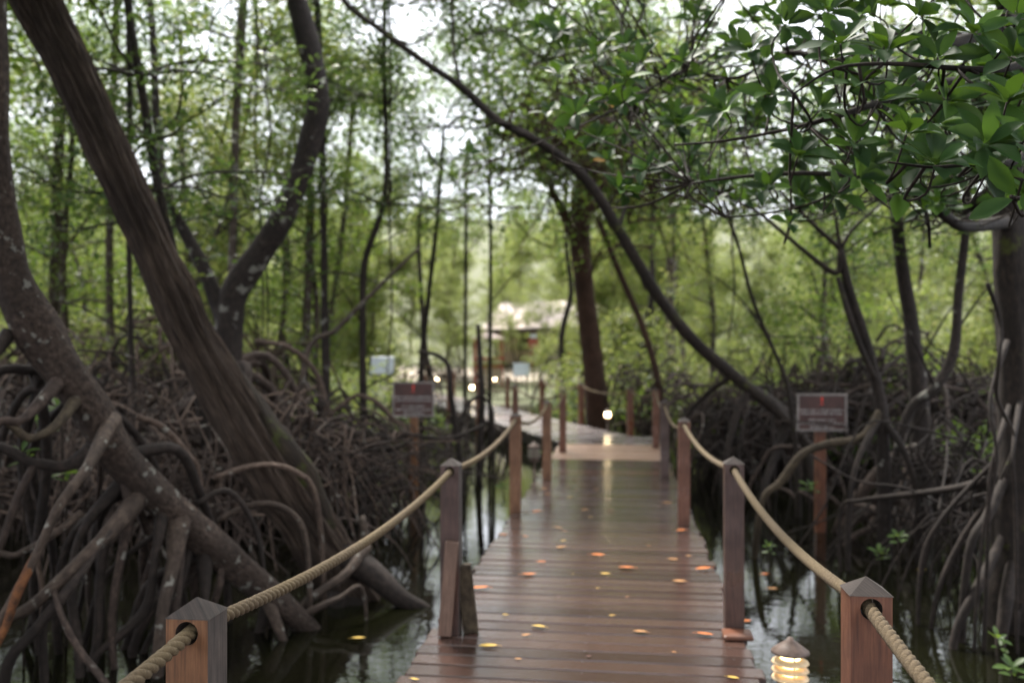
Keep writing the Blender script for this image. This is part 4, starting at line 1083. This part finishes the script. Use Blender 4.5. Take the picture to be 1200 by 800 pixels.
# thin vertical trunks (px, py, z, w)
thin = [
 ('dark straight thin stem between the two leaning trunks at upper left', 'bark_dark', [(150, -60, 9, 8), (152, 120, 9, 8), (151, 260, 9, 7.5), (154, 420, 9, 8), (160, 520, 9, 9)]),
 ('dark slanting stem right of the fibrous leaning trunk', 'bark_dark', [(146, -60, 8.6, 11), (152, 20, 8.6, 12), (164, 90, 8.6, 12), (178, 180, 8.6, 13), (192, 250, 8.6, 13), (204, 300, 8.7, 13), (214, 380, 8.8, 13), (236, 480, 8.9, 14), (246, 560, 9, 14)]),
 ('mottled straight trunk in front of the sky left of the s shaped arm', 'bark_grey', [(288, -60, 12, 12), (284, 30, 12, 12), (277, 130, 12, 11), (274, 240, 12, 11), (272, 330, 12, 12), (275, 440, 12, 13)]),
 ('brown upright stem rising above the fibrous leaning trunk', 'bark_grey', [(138, -60, 14, 10), (135, 60, 14, 10), (131, 180, 14, 10), (128, 300, 14, 11), (130, 440, 14, 12)]),
 ('pale upright trunk behind the leftmost speckled tree', 'bark_grey', [(74, 60, 15, 14), (70, 160, 15, 14), (66, 260, 15, 15), (63, 360, 15, 16), (60, 450, 15, 17)]),
 ('pale slim trunk beside the s shaped arm', 'bark_grey', [(362, 60, 15, 10), (364, 200, 15, 11), (362, 320, 15, 12), (358, 400, 15, 13), (356, 450, 15, 13)]),
 ('brown slim trunk right of the s shaped arm', 'bark_lichen', [(370, -40, 13, 9), (376, 120, 13, 10), (379, 240, 13, 10), (380, 340, 13, 11), (382, 440, 13, 12)]),
 ('kinked brown trunk left of the clearing with a hanging twisted limb', 'bark_dark', [(452, -50, 13, 7), (450, 80, 13, 7), (453, 180, 13, 7), (449, 240, 13, 8), (434, 285, 13, 9), (426, 320, 13, 10), (425, 400, 13, 10), (426, 490, 13, 11)]),
 ('whitish slim trunk seen between the leaning and forked trunks', 'bark_grey', [(212, 40, 17, 7), (214, 180, 17, 8), (219, 300, 17, 8), (222, 420, 17, 9)]),
 ('dark thin stem leaning slightly at the left of the clearing', 'bark_dark', [(520, 150, 15, 5), (512, 260, 15, 6), (503, 340, 15, 7), (495, 410, 15, 8), (494, 470, 15, 8)]),
 ('very thin straight dark stem in the middle of the clearing', 'bark_dark', [(571, 60, 16, 5), (574, 200, 16, 5), (575, 330, 16, 5), (574, 440, 16, 6), (574, 500, 16, 6)]),
 ('short thin stem in the clearing behind the walkway', 'bark_dark', [(546, 180, 19, 4.5), (546, 300, 19, 5), (545, 420, 19, 5), (545, 480, 19, 6)]),
 ('thin dark curved stem right of the dark reddish trunk', 'bark_dark', [(846, 230, 10, 5), (866, 290, 10, 5), (880, 345, 10, 6), (902, 400, 10, 6), (922, 450, 10, 7), (932, 520, 10, 8)]),
 ('mottled thick upright trunk right of the right notice sign', 'bark_lichen', [(1038, 120, 9.6, 11), (1048, 230, 9.5, 16), (1056, 300, 9.5, 18), (1066, 370, 9.5, 21), (1074, 430, 9.4, 24), (1080, 500, 9.4, 28)]),
 ('slim upright trunk between the mottled trunk and the right edge', 'bark_lichen', [(1150, 130, 8.6, 9), (1134, 220, 8.5, 10), (1131, 280, 8.5, 12), (1123, 350, 8.5, 13), (1118, 410, 8.5, 14), (1096, 455, 8.5, 15), (1062, 490, 8.6, 14)]),
 ('pale far trunk behind the clearing shrubs on the right', 'bark_grey', [(790, 120, 24, 9), (788, 250, 24, 12), (785, 340, 24, 13), (786, 440, 24, 15)]),
 ('grey thin trunk left of the kinked brown trunk', 'bark_grey', [(415, 90, 18, 7), (408, 200, 18, 8), (398, 300, 18, 8), (384, 400, 18, 9), (380, 460, 18, 9)]),
]
TG = 'thin upright mangrove trunks'
for k, (lab, mt, pth) in enumerate(thin):
    e, pp = hero('mangrove_tree', lab, pth, M[mt], 9, 5, 0, .2, 40 + k, group=TG)
    z = pth[0][2]; m = MB(); loc = Vector(e.location)
    for q in range(5):
        a = rnd.uniform(0, 6.28); en = Vector((math.cos(a) * rnd.uniform(.4, .9), math.sin(a) * rnd.uniform(.4, .9), 0)); w_ = pth[-1][3] / F * z * .3
        m = MB(); root_arch(m, Vector((0, 0, rnd.uniform(.7, 1.4))), en + Vector((0, 0, -.1)), w_, w_ * .7, 6, rnd.uniform(.1, .4), .05); m.build('stilt_root', M['root_grey'], e)
    for q in range(4 if pth[0][1] < 160 else 2):
        yy = rnd.choice((-90, -30, 20, 60, 110, 150, 200, 240)) + rnd.uniform(-20, 20); tz = CH + (HZ - yy) / F * z
        b0 = min(pp, key=lambda p: abs(p.z - tz)); add_bough(e, b0, rnd.uniform(.75, 1.15), rnd.uniform(0, 6.3))
    for q in range(3):
        i_ = rnd.randrange(4, len(pp) - 8) if len(pp) > 14 else 3; b0 = pp[i_]; d = Vector((rnd.choice((-1, 1)) * rnd.uniform(.4, 1), rnd.uniform(-.5, .5), rnd.uniform(.2, 1))).normalized(); L_ = rnd.uniform(.5, 1.3)
        qq = [b0, b0 + d * L_ * .5 + Vector((0, 0, .06)), b0 + d * L_]; m = MB(); m.tube([x - loc for x in qq], [.014, .010, .004], 5); m.build('branch', M[mt], e)
# twisted limb on the kinked trunk, diagonal pale branch
e2, _ = hero('fallen_branch', 'pale leaning branch crossing low in front of the kinked brown trunk', [(492, 290, 12, 4), (455, 325, 12, 6), (420, 360, 12, 7), (392, 388, 12, 8), (360, 415, 12, 8)], M['bark_grey'], 7, cat='branch', drop=True)
e2, _ = hero('thin_stem', 'arched dark leafless stem in front of the far walkway', [(490, 412, 11.5, 5), (512, 416, 11.5, 6), (526, 430, 11.5, 7), (528, 460, 11.5, 8), (534, 500, 11.5, 9), (538, 530, 11.5, 9)], M['root_dark'], 7, cat='stem')
e3, _ = hero('thin_stem', 'dark forked stem standing in the water before the far walkway', [(560, 380, 12.5, 6), (563, 430, 12.5, 8), (565, 470, 12.5, 9), (562, 520, 12.5, 9)], M['root_dark'], 7, cat='stem')
limb(e3, [(564, 462, 12.5, 6), (575, 476, 12.4, 5), (578, 500, 12.3, 5)], M['root_dark'], 'root', 6, ground=True); limb(e3, [(564, 462, 12.5, 6), (548, 474, 12.4, 5), (540, 500, 12.3, 5)], M['root_dark'], 'root', 6, ground=True)

# F: double stemmed tree right of the sign
Ft, _ = hero('forked_tree', 'dark two stemmed mangrove curving up beside the right notice sign', [(985, 292, 8, 10), (994, 335, 8, 13), (1008, 380, 8, 14), (1020, 420, 8, 15), (1030, 460, 8, 16), (1034, 500, 8, 18)], M['bark_lichen'], 10, 6, 0, .2, 61)
limb(Ft, [(982, 325, 8, 8), (995, 370, 7.9, 9), (1010, 410, 7.9, 9), (1026, 445, 7.9, 9)], M['bark_dark'], 'stem')
for pth in ([(985, 296, 8, 9), (980, 320, 8, 8), (950, 300, 8, 7), (920, 275, 8, 6), (890, 250, 8, 5), (862, 235, 8, 4), (800, 200, 8, 3)], [(985, 292, 8, 8), (955, 265, 8, 6), (930, 240, 8, 5), (905, 215, 8, 4)], [(985, 292, 8, 7), (1000, 268, 8, 5), (1025, 245, 8, 4), (1050, 220, 8, 3)], [(985, 292, 8, 7), (978, 250, 8, 4), (968, 210, 8, 3)]):
    limb(Ft, pth, M['bark_dark'], 'limb', 7, 5)
for k, pth in enumerate([[(1032, 480, 8, 13), (1010, 512, 7.9, 11), (970, 520, 7.9, 12), (940, 532, 7.9, 12), (915, 565, 7.9, 12), (893, 590, 7.9, 10)], [(1034, 490, 8, 12), (1060, 530, 7.8, 9), (1075, 590, 7.8, 8)], [(1030, 490, 8, 12), (1005, 540, 7.7, 8), (995, 600, 7.6, 8)]]):
    limb(Ft, pth, M['root_moss'] if k == 0 else M['root_dark'], 'stilt_root', 9, 5, .2, k, ground=True)

# G: large tree at the right edge whose branches carry the near foliage
G, _ = hero('mangrove_tree', 'large dark tree at the right edge, its glossy leafed branches overhanging the water',
    [(1225, -420, 5.6, 44), (1205, -100, 5.7, 42), (1192, 0, 5.8, 40), (1186, 120, 5.9, 38), (1180, 220, 6.0, 40), (1184, 320, 6.0, 44), (1192, 430, 6.0, 48), (1194, 540, 6.0, 56), (1190, 640, 6.0, 66)], M['bark_dark'], 24, 8, .14, .15, 71)
Gl = Vector(G.location)
for (a, b_, z, s) in ((900, 250, 9, .5), (940, 285, 9.2, .5), (985, 250, 9, .55), (1040, 235, 9.3, .5), (1090, 300, 9.4, .5), (1130, 260, 9, .55), (860, 230, 10, .6), (1060, 330, 10, .45), (820, 200, 11, .8), (1150, 330, 10, .5), (1000, 340, 11, .4)): add_bough(Ft, P(a, b_ - 25, z), s, rnd.uniform(0, 6.3))
limbs_ = []
for pth in ([(1195, 20, 5.8, 24), (1120, 50, 5.0, 17), (1060, 38, 4.6, 13), (985, 72, 4.6, 10), (925, 62, 4.8, 8), (862, 92, 5.0, 5), (800, 84, 5.2, 4), (740, 120, 5.4, 2)],
            [(1190, 100, 5.8, 20), (1120, 96, 4.4, 14), (1060, 110, 3.8, 11), (1000, 130, 3.5, 9), (930, 150, 3.4, 6), (850, 165, 3.5, 4), (790, 170, 3.6, 3)],
            [(1182, 260, 6.0, 20), (1135, 266, 5.2, 16), (1108, 254, 4.9, 15), (1074, 222, 4.6, 14), (1048, 204, 4.4, 12), (1000, 205, 4.1, 9), (940, 203, 3.9, 7), (870, 207, 3.9, 5), (810, 215, 4.1, 3)],
            [(1225, 130, 3.2, 18), (1195, 185, 2.7, 12), (1150, 190, 2.55, 8), (1095, 196, 2.5, 5), (1040, 190, 2.5, 3)],
            [(1230, 60, 3.2, 18), (1180, 80, 2.9, 11), (1120, 80, 2.8, 8), (1050, 75, 2.8, 6), (980, 80, 2.9, 4), (930, 110, 3.0, 3)],
            [(1235, 220, 2.8, 12), (1200, 232, 2.45, 7), (1185, 230, 2.4, 4)],
            [(1195, 60, 5.8, 18), (1160, -20, 5.0, 14), (1100, -60, 4.4, 10), (1000, -70, 4.0, 8), (880, -50, 3.9, 5)],
            [(1060, 215, 4.5, 8), (1085, 250, 4.5, 6), (1090, 290, 4.6, 4)], [(1000, 205, 4.1, 6), (960, 235, 4.1, 4), (900, 250, 4.2, 3), (850, 255, 4.3, 2)]):
    limbs_.append(limb(G, pth, M['bark_dark'], 'limb', 9, 5, .15))
allp = [p for l in limbs_ for p in l[2:]]

def rosette(c, axis, size, n, rr, acc, old=0):
    axis = axis.normalized(); t1 = axis.orthogonal().normalized(); t2 = axis.cross(t1); a0 = rr.uniform(0, 6.28)
    for k in range(n):
        a = a0 + 2.4 * k; el_ = .15 + .9 * (k / n) ** 1.3 + rr.uniform(-.15, .15)
        d = (t1 * math.cos(a) + t2 * math.sin(a)) * math.cos(el_) + axis * math.sin(el_)
        nn = axis * math.cos(el_) - (t1 * math.cos(a) + t2 * math.sin(a)) * math.sin(el_)
        nn += Vector((rr.gauss(0, .22), rr.gauss(0, .22), rr.gauss(0, .22)))
        s = size * rr.uniform(.8, 1.15) * (1 - .35 * (k / n) ** 2)
        acc.append((tuple(c + d * .012), tuple(d), tuple(nn), s, s * rr.uniform(.42, .52), 1 if rr.random() < old else 0))
rr = random.Random(91); acc = []; tw = MB()
near = [(1192, 232, 2.38, .125, 3), (1096, 194, 2.45, .11, 9), (1062, 158, 2.5, .10, 8), (1155, 170, 2.5, .115, 8), (1180, 120, 2.5, .12, 8), (1155, 205, 2.6, .10, 7), (1185, 70, 2.6, .12, 8), (1010, 98, 2.9, .11, 8), (1040, 60, 2.9, .11, 8),
        (1100, 70, 2.8, .11, 8), (1110, 120, 2.9, .11, 8), (935, 184, 3.1, .125, 9), (960, 130, 3.1, .11, 8), (985, 52, 2.9, .11, 8), (905, 110, 3.3, .11, 8), (1140, 40, 2.8, .12, 8), (1190, 20, 2.6, .12, 7), (880, 60, 3.4, .11, 8), (1075, 20, 2.9, .11, 8),
        (1000, 170, 3.2, .11, 8), (1030, 120, 3.1, .11, 8), (1200, 170, 2.5, .12, 7), (850, 130, 3.6, .11, 8), (920, 30, 3.2, .11, 8), (970, 15, 3.1, .11, 8), (1080, 245, 4.3, .10, 7), (900, 220, 3.8, .10, 7), (925, 262, 3.9, .08, 6), (820, 215, 4.1, .10, 7)]
pts_ = list(near)
for k in range(200):
    x = 1210 - abs(rr.gauss(0, 210)) if k < 145 else rr.uniform(640, 1000); lim = 262 - max(0, 1050 - x) * .07
    y = rr.uniform(-70, lim * (.95 if x > 850 else .85)); pts_.append((x, y, rr.uniform(3.1, 5.2) if x > 960 else rr.uniform(4.2, 6.4), rr.uniform(.095, .12), rr.choice((6, 7, 8, 9))))
for k in range(60):
    pts_.append((rr.uniform(640, 900), rr.uniform(70, 240) if rr.random() < .6 else rr.uniform(-60, 90), rr.uniform(4.3, 6.0), .105, 7))
for (x, y, z, s, n) in pts_:
    if abs((y - 110) - (x - 552) * .96) < 42 and 540 < x < 790: continue
    c = P(x, y, z)
    ax = Vector((rr.gauss(0, .35), -.75 + rr.gauss(0, .35), .75 + rr.gauss(0, .2)))
    if (x, y) == (1192, 232): ax = Vector((-.75, -.5, .1))
    rosette(c, ax, s * 1.08, n, rr, acc, .003)
    # a twig to the closest limb point
    b0 = min(allp, key=lambda p: (p - c).length_squared); 
    a_ = c - ax.normalized() * .10; md = b0.lerp(a_, .6) + Vector((rr.gauss(0, .04), rr.gauss(0, .04), -.03))
    qp, qr = smooth_path([b0, md, a_, c], [.006, .0045, .0035, .003], 3); tw.tube([p - Gl for p in qp], qr, 5)
A_ = np.array([a[0] for a in acc]) - np.array(tuple(Gl)); D_ = np.array([a[1] for a in acc]); N_ = np.array([a[2] for a in acc]); S_ = np.array([a[3] for a in acc]); W_ = np.array([a[4] for a in acc]); I_ = np.array([a[5] for a in acc])
tw.build('twigs', M['twig'], G)
hf = np.arange(len(A_)) % 5 < 3
leaves_mesh('foliage', A_[hf], D_[hf], N_[hf], S_[hf], W_[hf], [M['leaf_near'], M['leaf_old']], G, LEAFN, I_[hf], True)
hf = ~hf
leaves_mesh('foliage', A_[hf], D_[hf], N_[hf], S_[hf], W_[hf], [M['leaf_near'], M['leaf_old']], G, LEAFC, I_[hf], True)
for k, pth in enumerate([[(1192, 530, 6.1, 12), (1160, 600, 5.8, 16), (1135, 650, 5.7, 12)], [(1185, 470, 6, 10), (1172, 510, 5.6, 7), (1160, 560, 5.5, 6), (1158, 620, 5.5, 6)], [(1180, 400, 5.9, 9), (1160, 470, 5.6, 5), (1168, 540, 5.5, 5), (1150, 640, 5.5, 5)],
    [(1195, 470, 5.9, 8), (1187, 530, 5.5, 5), (1190, 600, 5.5, 5)], [(1175, 560, 6, 18), (1120, 572, 6.3, 10), (1060, 580, 6.8, 9), (1010, 586, 7.4, 7), (985, 600, 7.6, 5)], [(1188, 600, 6.1, 10), (1150, 680, 5.7, 16), (1120, 740, 5.6, 12)], [(1190, 620, 6.1, 10), (1180, 700, 5.7, 18), (1170, 770, 5.6, 14)],
    [(1185, 520, 6.1, 6), (1110, 600, 6.1, 8), (1080, 660, 6.1, 7)], [(1188, 560, 6.1, 6), (1140, 610, 6.1, 8), (1100, 690, 6.0, 7)]]):
    limb(G, pth, M['root_dark'], 'stilt_root', 8, 5, .2, k, ground=True)

# ------------------------------------------------------------------ root thickets
def tangle(name, n, region, seed, label, mats, hmax=(.6, 1.75), rmax=.026):
    rr = random.Random(seed); m = MB()
    for k in range(n):
        x, y = region(rr)
        if in_walk(x, y, .25): continue
        h = WZ + rr.uniform(*hmax) * (.95 + .9 * noise.noise(Vector((x * .45, y * .45, 9)))); a = rr.uniform(0, 6.28); L_ = rr.uniform(.5, 1.7); r0 = rr.uniform(.008, rmax)
        en = Vector((x + math.cos(a) * L_, y + math.sin(a) * L_ * .7, -1.0)); mi = rr.choice((0, 0, 1))
        if in_walk(en.x, en.y, .05): continue
        pts = []
        st = Vector((x, y, h))
        if rr.random() < .35:   # nearly horizontal interlacing root
            en.z = WZ + rr.uniform(.1, 1.1); L_ *= 1.2
        for t in (0, .25, .5, .75, 1):
            p = st.lerp(en, t); p.z = st.z + (en.z - st.z) * t ** 2 + rr.uniform(0, .4) * math.sin(math.pi * t); p += Vector((rr.gauss(0, .08), rr.gauss(0, .08), rr.gauss(0, .05))); pts.append(p)
        pp, ra = smooth_path(pts, [r0 * 1.2, r0, r0 * .9, r0 * .8, r0 * .75], 3); m.tube(pp, ra, 5, caps=False, mi=mi)
    o = m.build(name, [M[x] for x in mats]); tag(o, label, 'roots', None, 'stuff'); return o
tangle('root_thicket', 640, lambda rr: ((lambda y: (rr.uniform(-.62, -.19) * y, y))(rr.uniform(9.0, 12))), 301, 'dense tangle of brown stilt roots between the left trees and the walkway', ('root_grey', 'root_dark'), (.3, 1.5))
tangle('root_thicket', 1000, lambda rr: ((lambda y: (rr.uniform(-.62, -.25) * y, y))(rr.uniform(11.5, 19))), 302, 'paler tangle of stilt roots farther back on the left', ('root_pale', 'root_dark'), (.6, 2.2), .026)
tangle('root_thicket', 900, lambda rr: ((lambda y: (rr.uniform(.20, .64) * y, y))(rr.uniform(12.0, 15))), 303, 'dark tangle of stilt roots behind the right notice sign', ('root_dark', 'root_grey'), (.3, 1.45))
tangle('root_thicket', 800, lambda rr: ((lambda y: (rr.uniform(.10, .64) * y, y))(rr.uniform(13, 19))), 304, 'tangle of stilt roots on the far right bank', ('root_grey', 'root_dark'), (.4, 1.6))
tangle('root_thicket', 160, lambda rr: ((lambda y: (rr.uniform(-.16, -.03) * y, y))(rr.uniform(12, 20))), 306, 'low tangle of thin roots under the far walkway', ('root_dark', 'root_grey'), (.0, .22), .013)
tangle('root_thicket', 420, lambda rr: ((lambda y: (rr.uniform(-.60, -.20) * y, y))(rr.uniform(7.6, 10.5))), 307, 'fine dead twigs and thin roots filling the gaps behind the two big left trunks', ('root_grey', 'root_pale'), (.2, 1.5), .011)
tangle('root_thicket', 190, lambda rr: ((lambda y: (rr.uniform(-.21, -.12) * y, y))(rr.uniform(8.6, 12.5))), 308, 'sparse thin roots and twigs in the water beside the left notice sign', ('root_dark', 'root_pale'), (.05, .95), .011)
tangle('root_thicket', 200, lambda rr: (rr.uniform(3.5, 4.9), rr.uniform(6.0, 8.4)), 305, 'thin dark twigs and roots hanging over the water at the right edge', ('root_dark', 'root_dark'), (.1, 1.2), .012)

# ------------------------------------------------------------------ small plants
def plant(px, py, z, s, n, label, mat, floor=None, nm='seedling'):
    c = P(px, py, z); e = empty(nm, tuple(c)); tag(e, label, 'plant', 'small plants among the roots')
    rr = random.Random(int(px + py)); acc = []
    rosette(Vector((0, 0, 0)), Vector((rr.gauss(0, .2), -.3, 1)), s, n, rr, acc); rosette(Vector((.02, 0, -.05)), Vector((rr.gauss(0, .3), -.2, 1)), s * .9, n - 2, rr, acc)
    f_ = lambda i: np.array([a[i] for a in acc])
    m = MB(); m.tube([(0, 0, 0), (.01, .01, -.15), (0, .02, min(-.2, -1.0 - c.z))], [.005, .007, .009], 6); m.build('stem', M['twig'], e)
    leaves_mesh('leaves', f_(0), f_(1), f_(2), f_(3), f_(4), mat, e, LEAFN, None, True)
gl = M['leaf_shrub']
for (a, b_, z, s, lab) in ((1168, 748, 5.2, .07, 'small green seedling in the water near the bottom right'), (1185, 782, 5.0, .10, 'broad leafed plant at the bottom right corner'), (1052, 628, 6.6, .08, 'seedling standing in the water behind the nearest right post'), (1030, 648, 7.2, .09, 'seedling among reflections right of the notice post'),
                           (948, 570, 8.6, .11, 'fresh green rosette left of the right sign post'), (45, 492, 5.6, .11, 'grey green leafy sprig behind the speckled trunk roots'), (70, 478, 5.9, .10, 'pale leafy sprig under the speckled trunk'), (25, 530, 5.2, .09, 'small leafy sprig at the left edge'),
                           (75, 555, 5.6, .08, 'small sprig below the dark root hollow'), (590, 300 + 270, 11.5, .09, 'small sprig in the water left of the walkway'), (900, 640, 7.2, .06, 'tiny seedling beside the walkway on the right'), (640, 530, 12.5, .12, 'green sprig under the walkway turn')):
    plant(a, b_, z, s, 6, lab, gl)
shr_near = make_shrub(210, .7, .6, M['leaf_shrub'], 26, 14, .09)
for k in range(16):
    sx = rnd.choice((-1, 1)); yy = rnd.uniform(10.5, 17); xx = yy * (rnd.uniform(-.55, -.28) if sx < 0 else rnd.uniform(.28, .6))
    place(shr_near, used, xx, yy, rnd.uniform(.5, 1.2), rnd.uniform(0, 6), 'small leafy clump growing out of the ' + ('left' if sx < 0 else 'right') + ' root thicket', 'plant', 'low leafy clumps', z=rnd.uniform(-.1, .6))
for (x, y, s, lab) in ((-1.6, 15.5, .9, 'low leafy clump between left roots and far walkway'), (5.4, 12.5, 1, 'low leafy clump lit behind the right sign roots'), (6.2, 11.0, .7, 'low leafy clump right of the mottled trunk'), (2.9, 19.5, 1.3, 'leafy clump at the foot of the dark reddish trunk'), (-3.6, 13.5, 1, 'low leafy clump among the middle left roots'), (4.2, 15.2, 1.1, 'leafy clump behind the thin leaning trunk')):
    place(shr_near, used, x, y, s, rnd.uniform(0, 6), lab, 'plant', 'low leafy clumps', z=-.15)

# hanging vines
for k, (x, y0, y1, z, lab) in enumerate(((300, -40, 470, 13, 'hanging vine left of the mottled trunk'), (308, -40, 440, 12, 'thin vine near the top left'), (455, -40, 450, 12.6, 'vine wound beside the kinked brown trunk'), (732, -40, 60, 8, 'vine hanging at the top centre'), (745, -40, 55, 8, 'short vine hanging beside the top centre vine'), (1172, 330, 560, 5.6, 'thin aerial root hanging before the right edge tree'), (860, 100, 400, 12, 'thin vine before the bright shrubs'))):
    a = P(x, y0, z); b_ = P(x + rnd.uniform(-8, 8), y1, z); pts = [a.lerp(b_, t) + Vector((rnd.gauss(0, .05), rnd.gauss(0, .05), 0)) for t in (0, .2, .4, .6, .8, 1)]
    pp, ra = smooth_path(pts, [.016, .015, .014, .013, .012, .008], 4); m = MB(); m.tube(pp, ra, 6); o = m.build('hanging_vine', M['bark_dark']); tag(o, lab, 'vine', 'hanging vines')

# ------------------------------------------------------------------ unseen canopy added to shade deck and roots (around the viewer, also in reflections)
over = make_tree(130, 9.5, 3.2, M['leaf_canopy'], M['bark_dark'], .12, .12, low=.5, per=44, dens=1.9)
for (x, y, s, lab) in ((-4.2, 1.5, 1.0, 'mangrove standing just outside the left of the picture'), (4.4, .5, 1.0, 'mangrove standing just outside the right of the picture'), (-6.5, 6.5, 1.05, 'high crowned mangrove behind the leftmost trunk'), (-3.7, 4.6, 1.05, 'mangrove outside the left edge near the speckled trunk'), (4.2, 4.4, 1.1, 'mangrove outside the right edge near the glossy branches'), (-3.6, -3.2, 1.1, 'mangrove behind the viewer on the left'), (3.6, -3.4, 1.1, 'mangrove behind the viewer on the right'), (-7.6, 11, 1.1, 'high crowned mangrove at the left edge of the forest')):
    place(over, used, x, y, s, rnd.uniform(0, 6), lab, 'tree', 'high crowned mangroves at the sides', z=-.8)
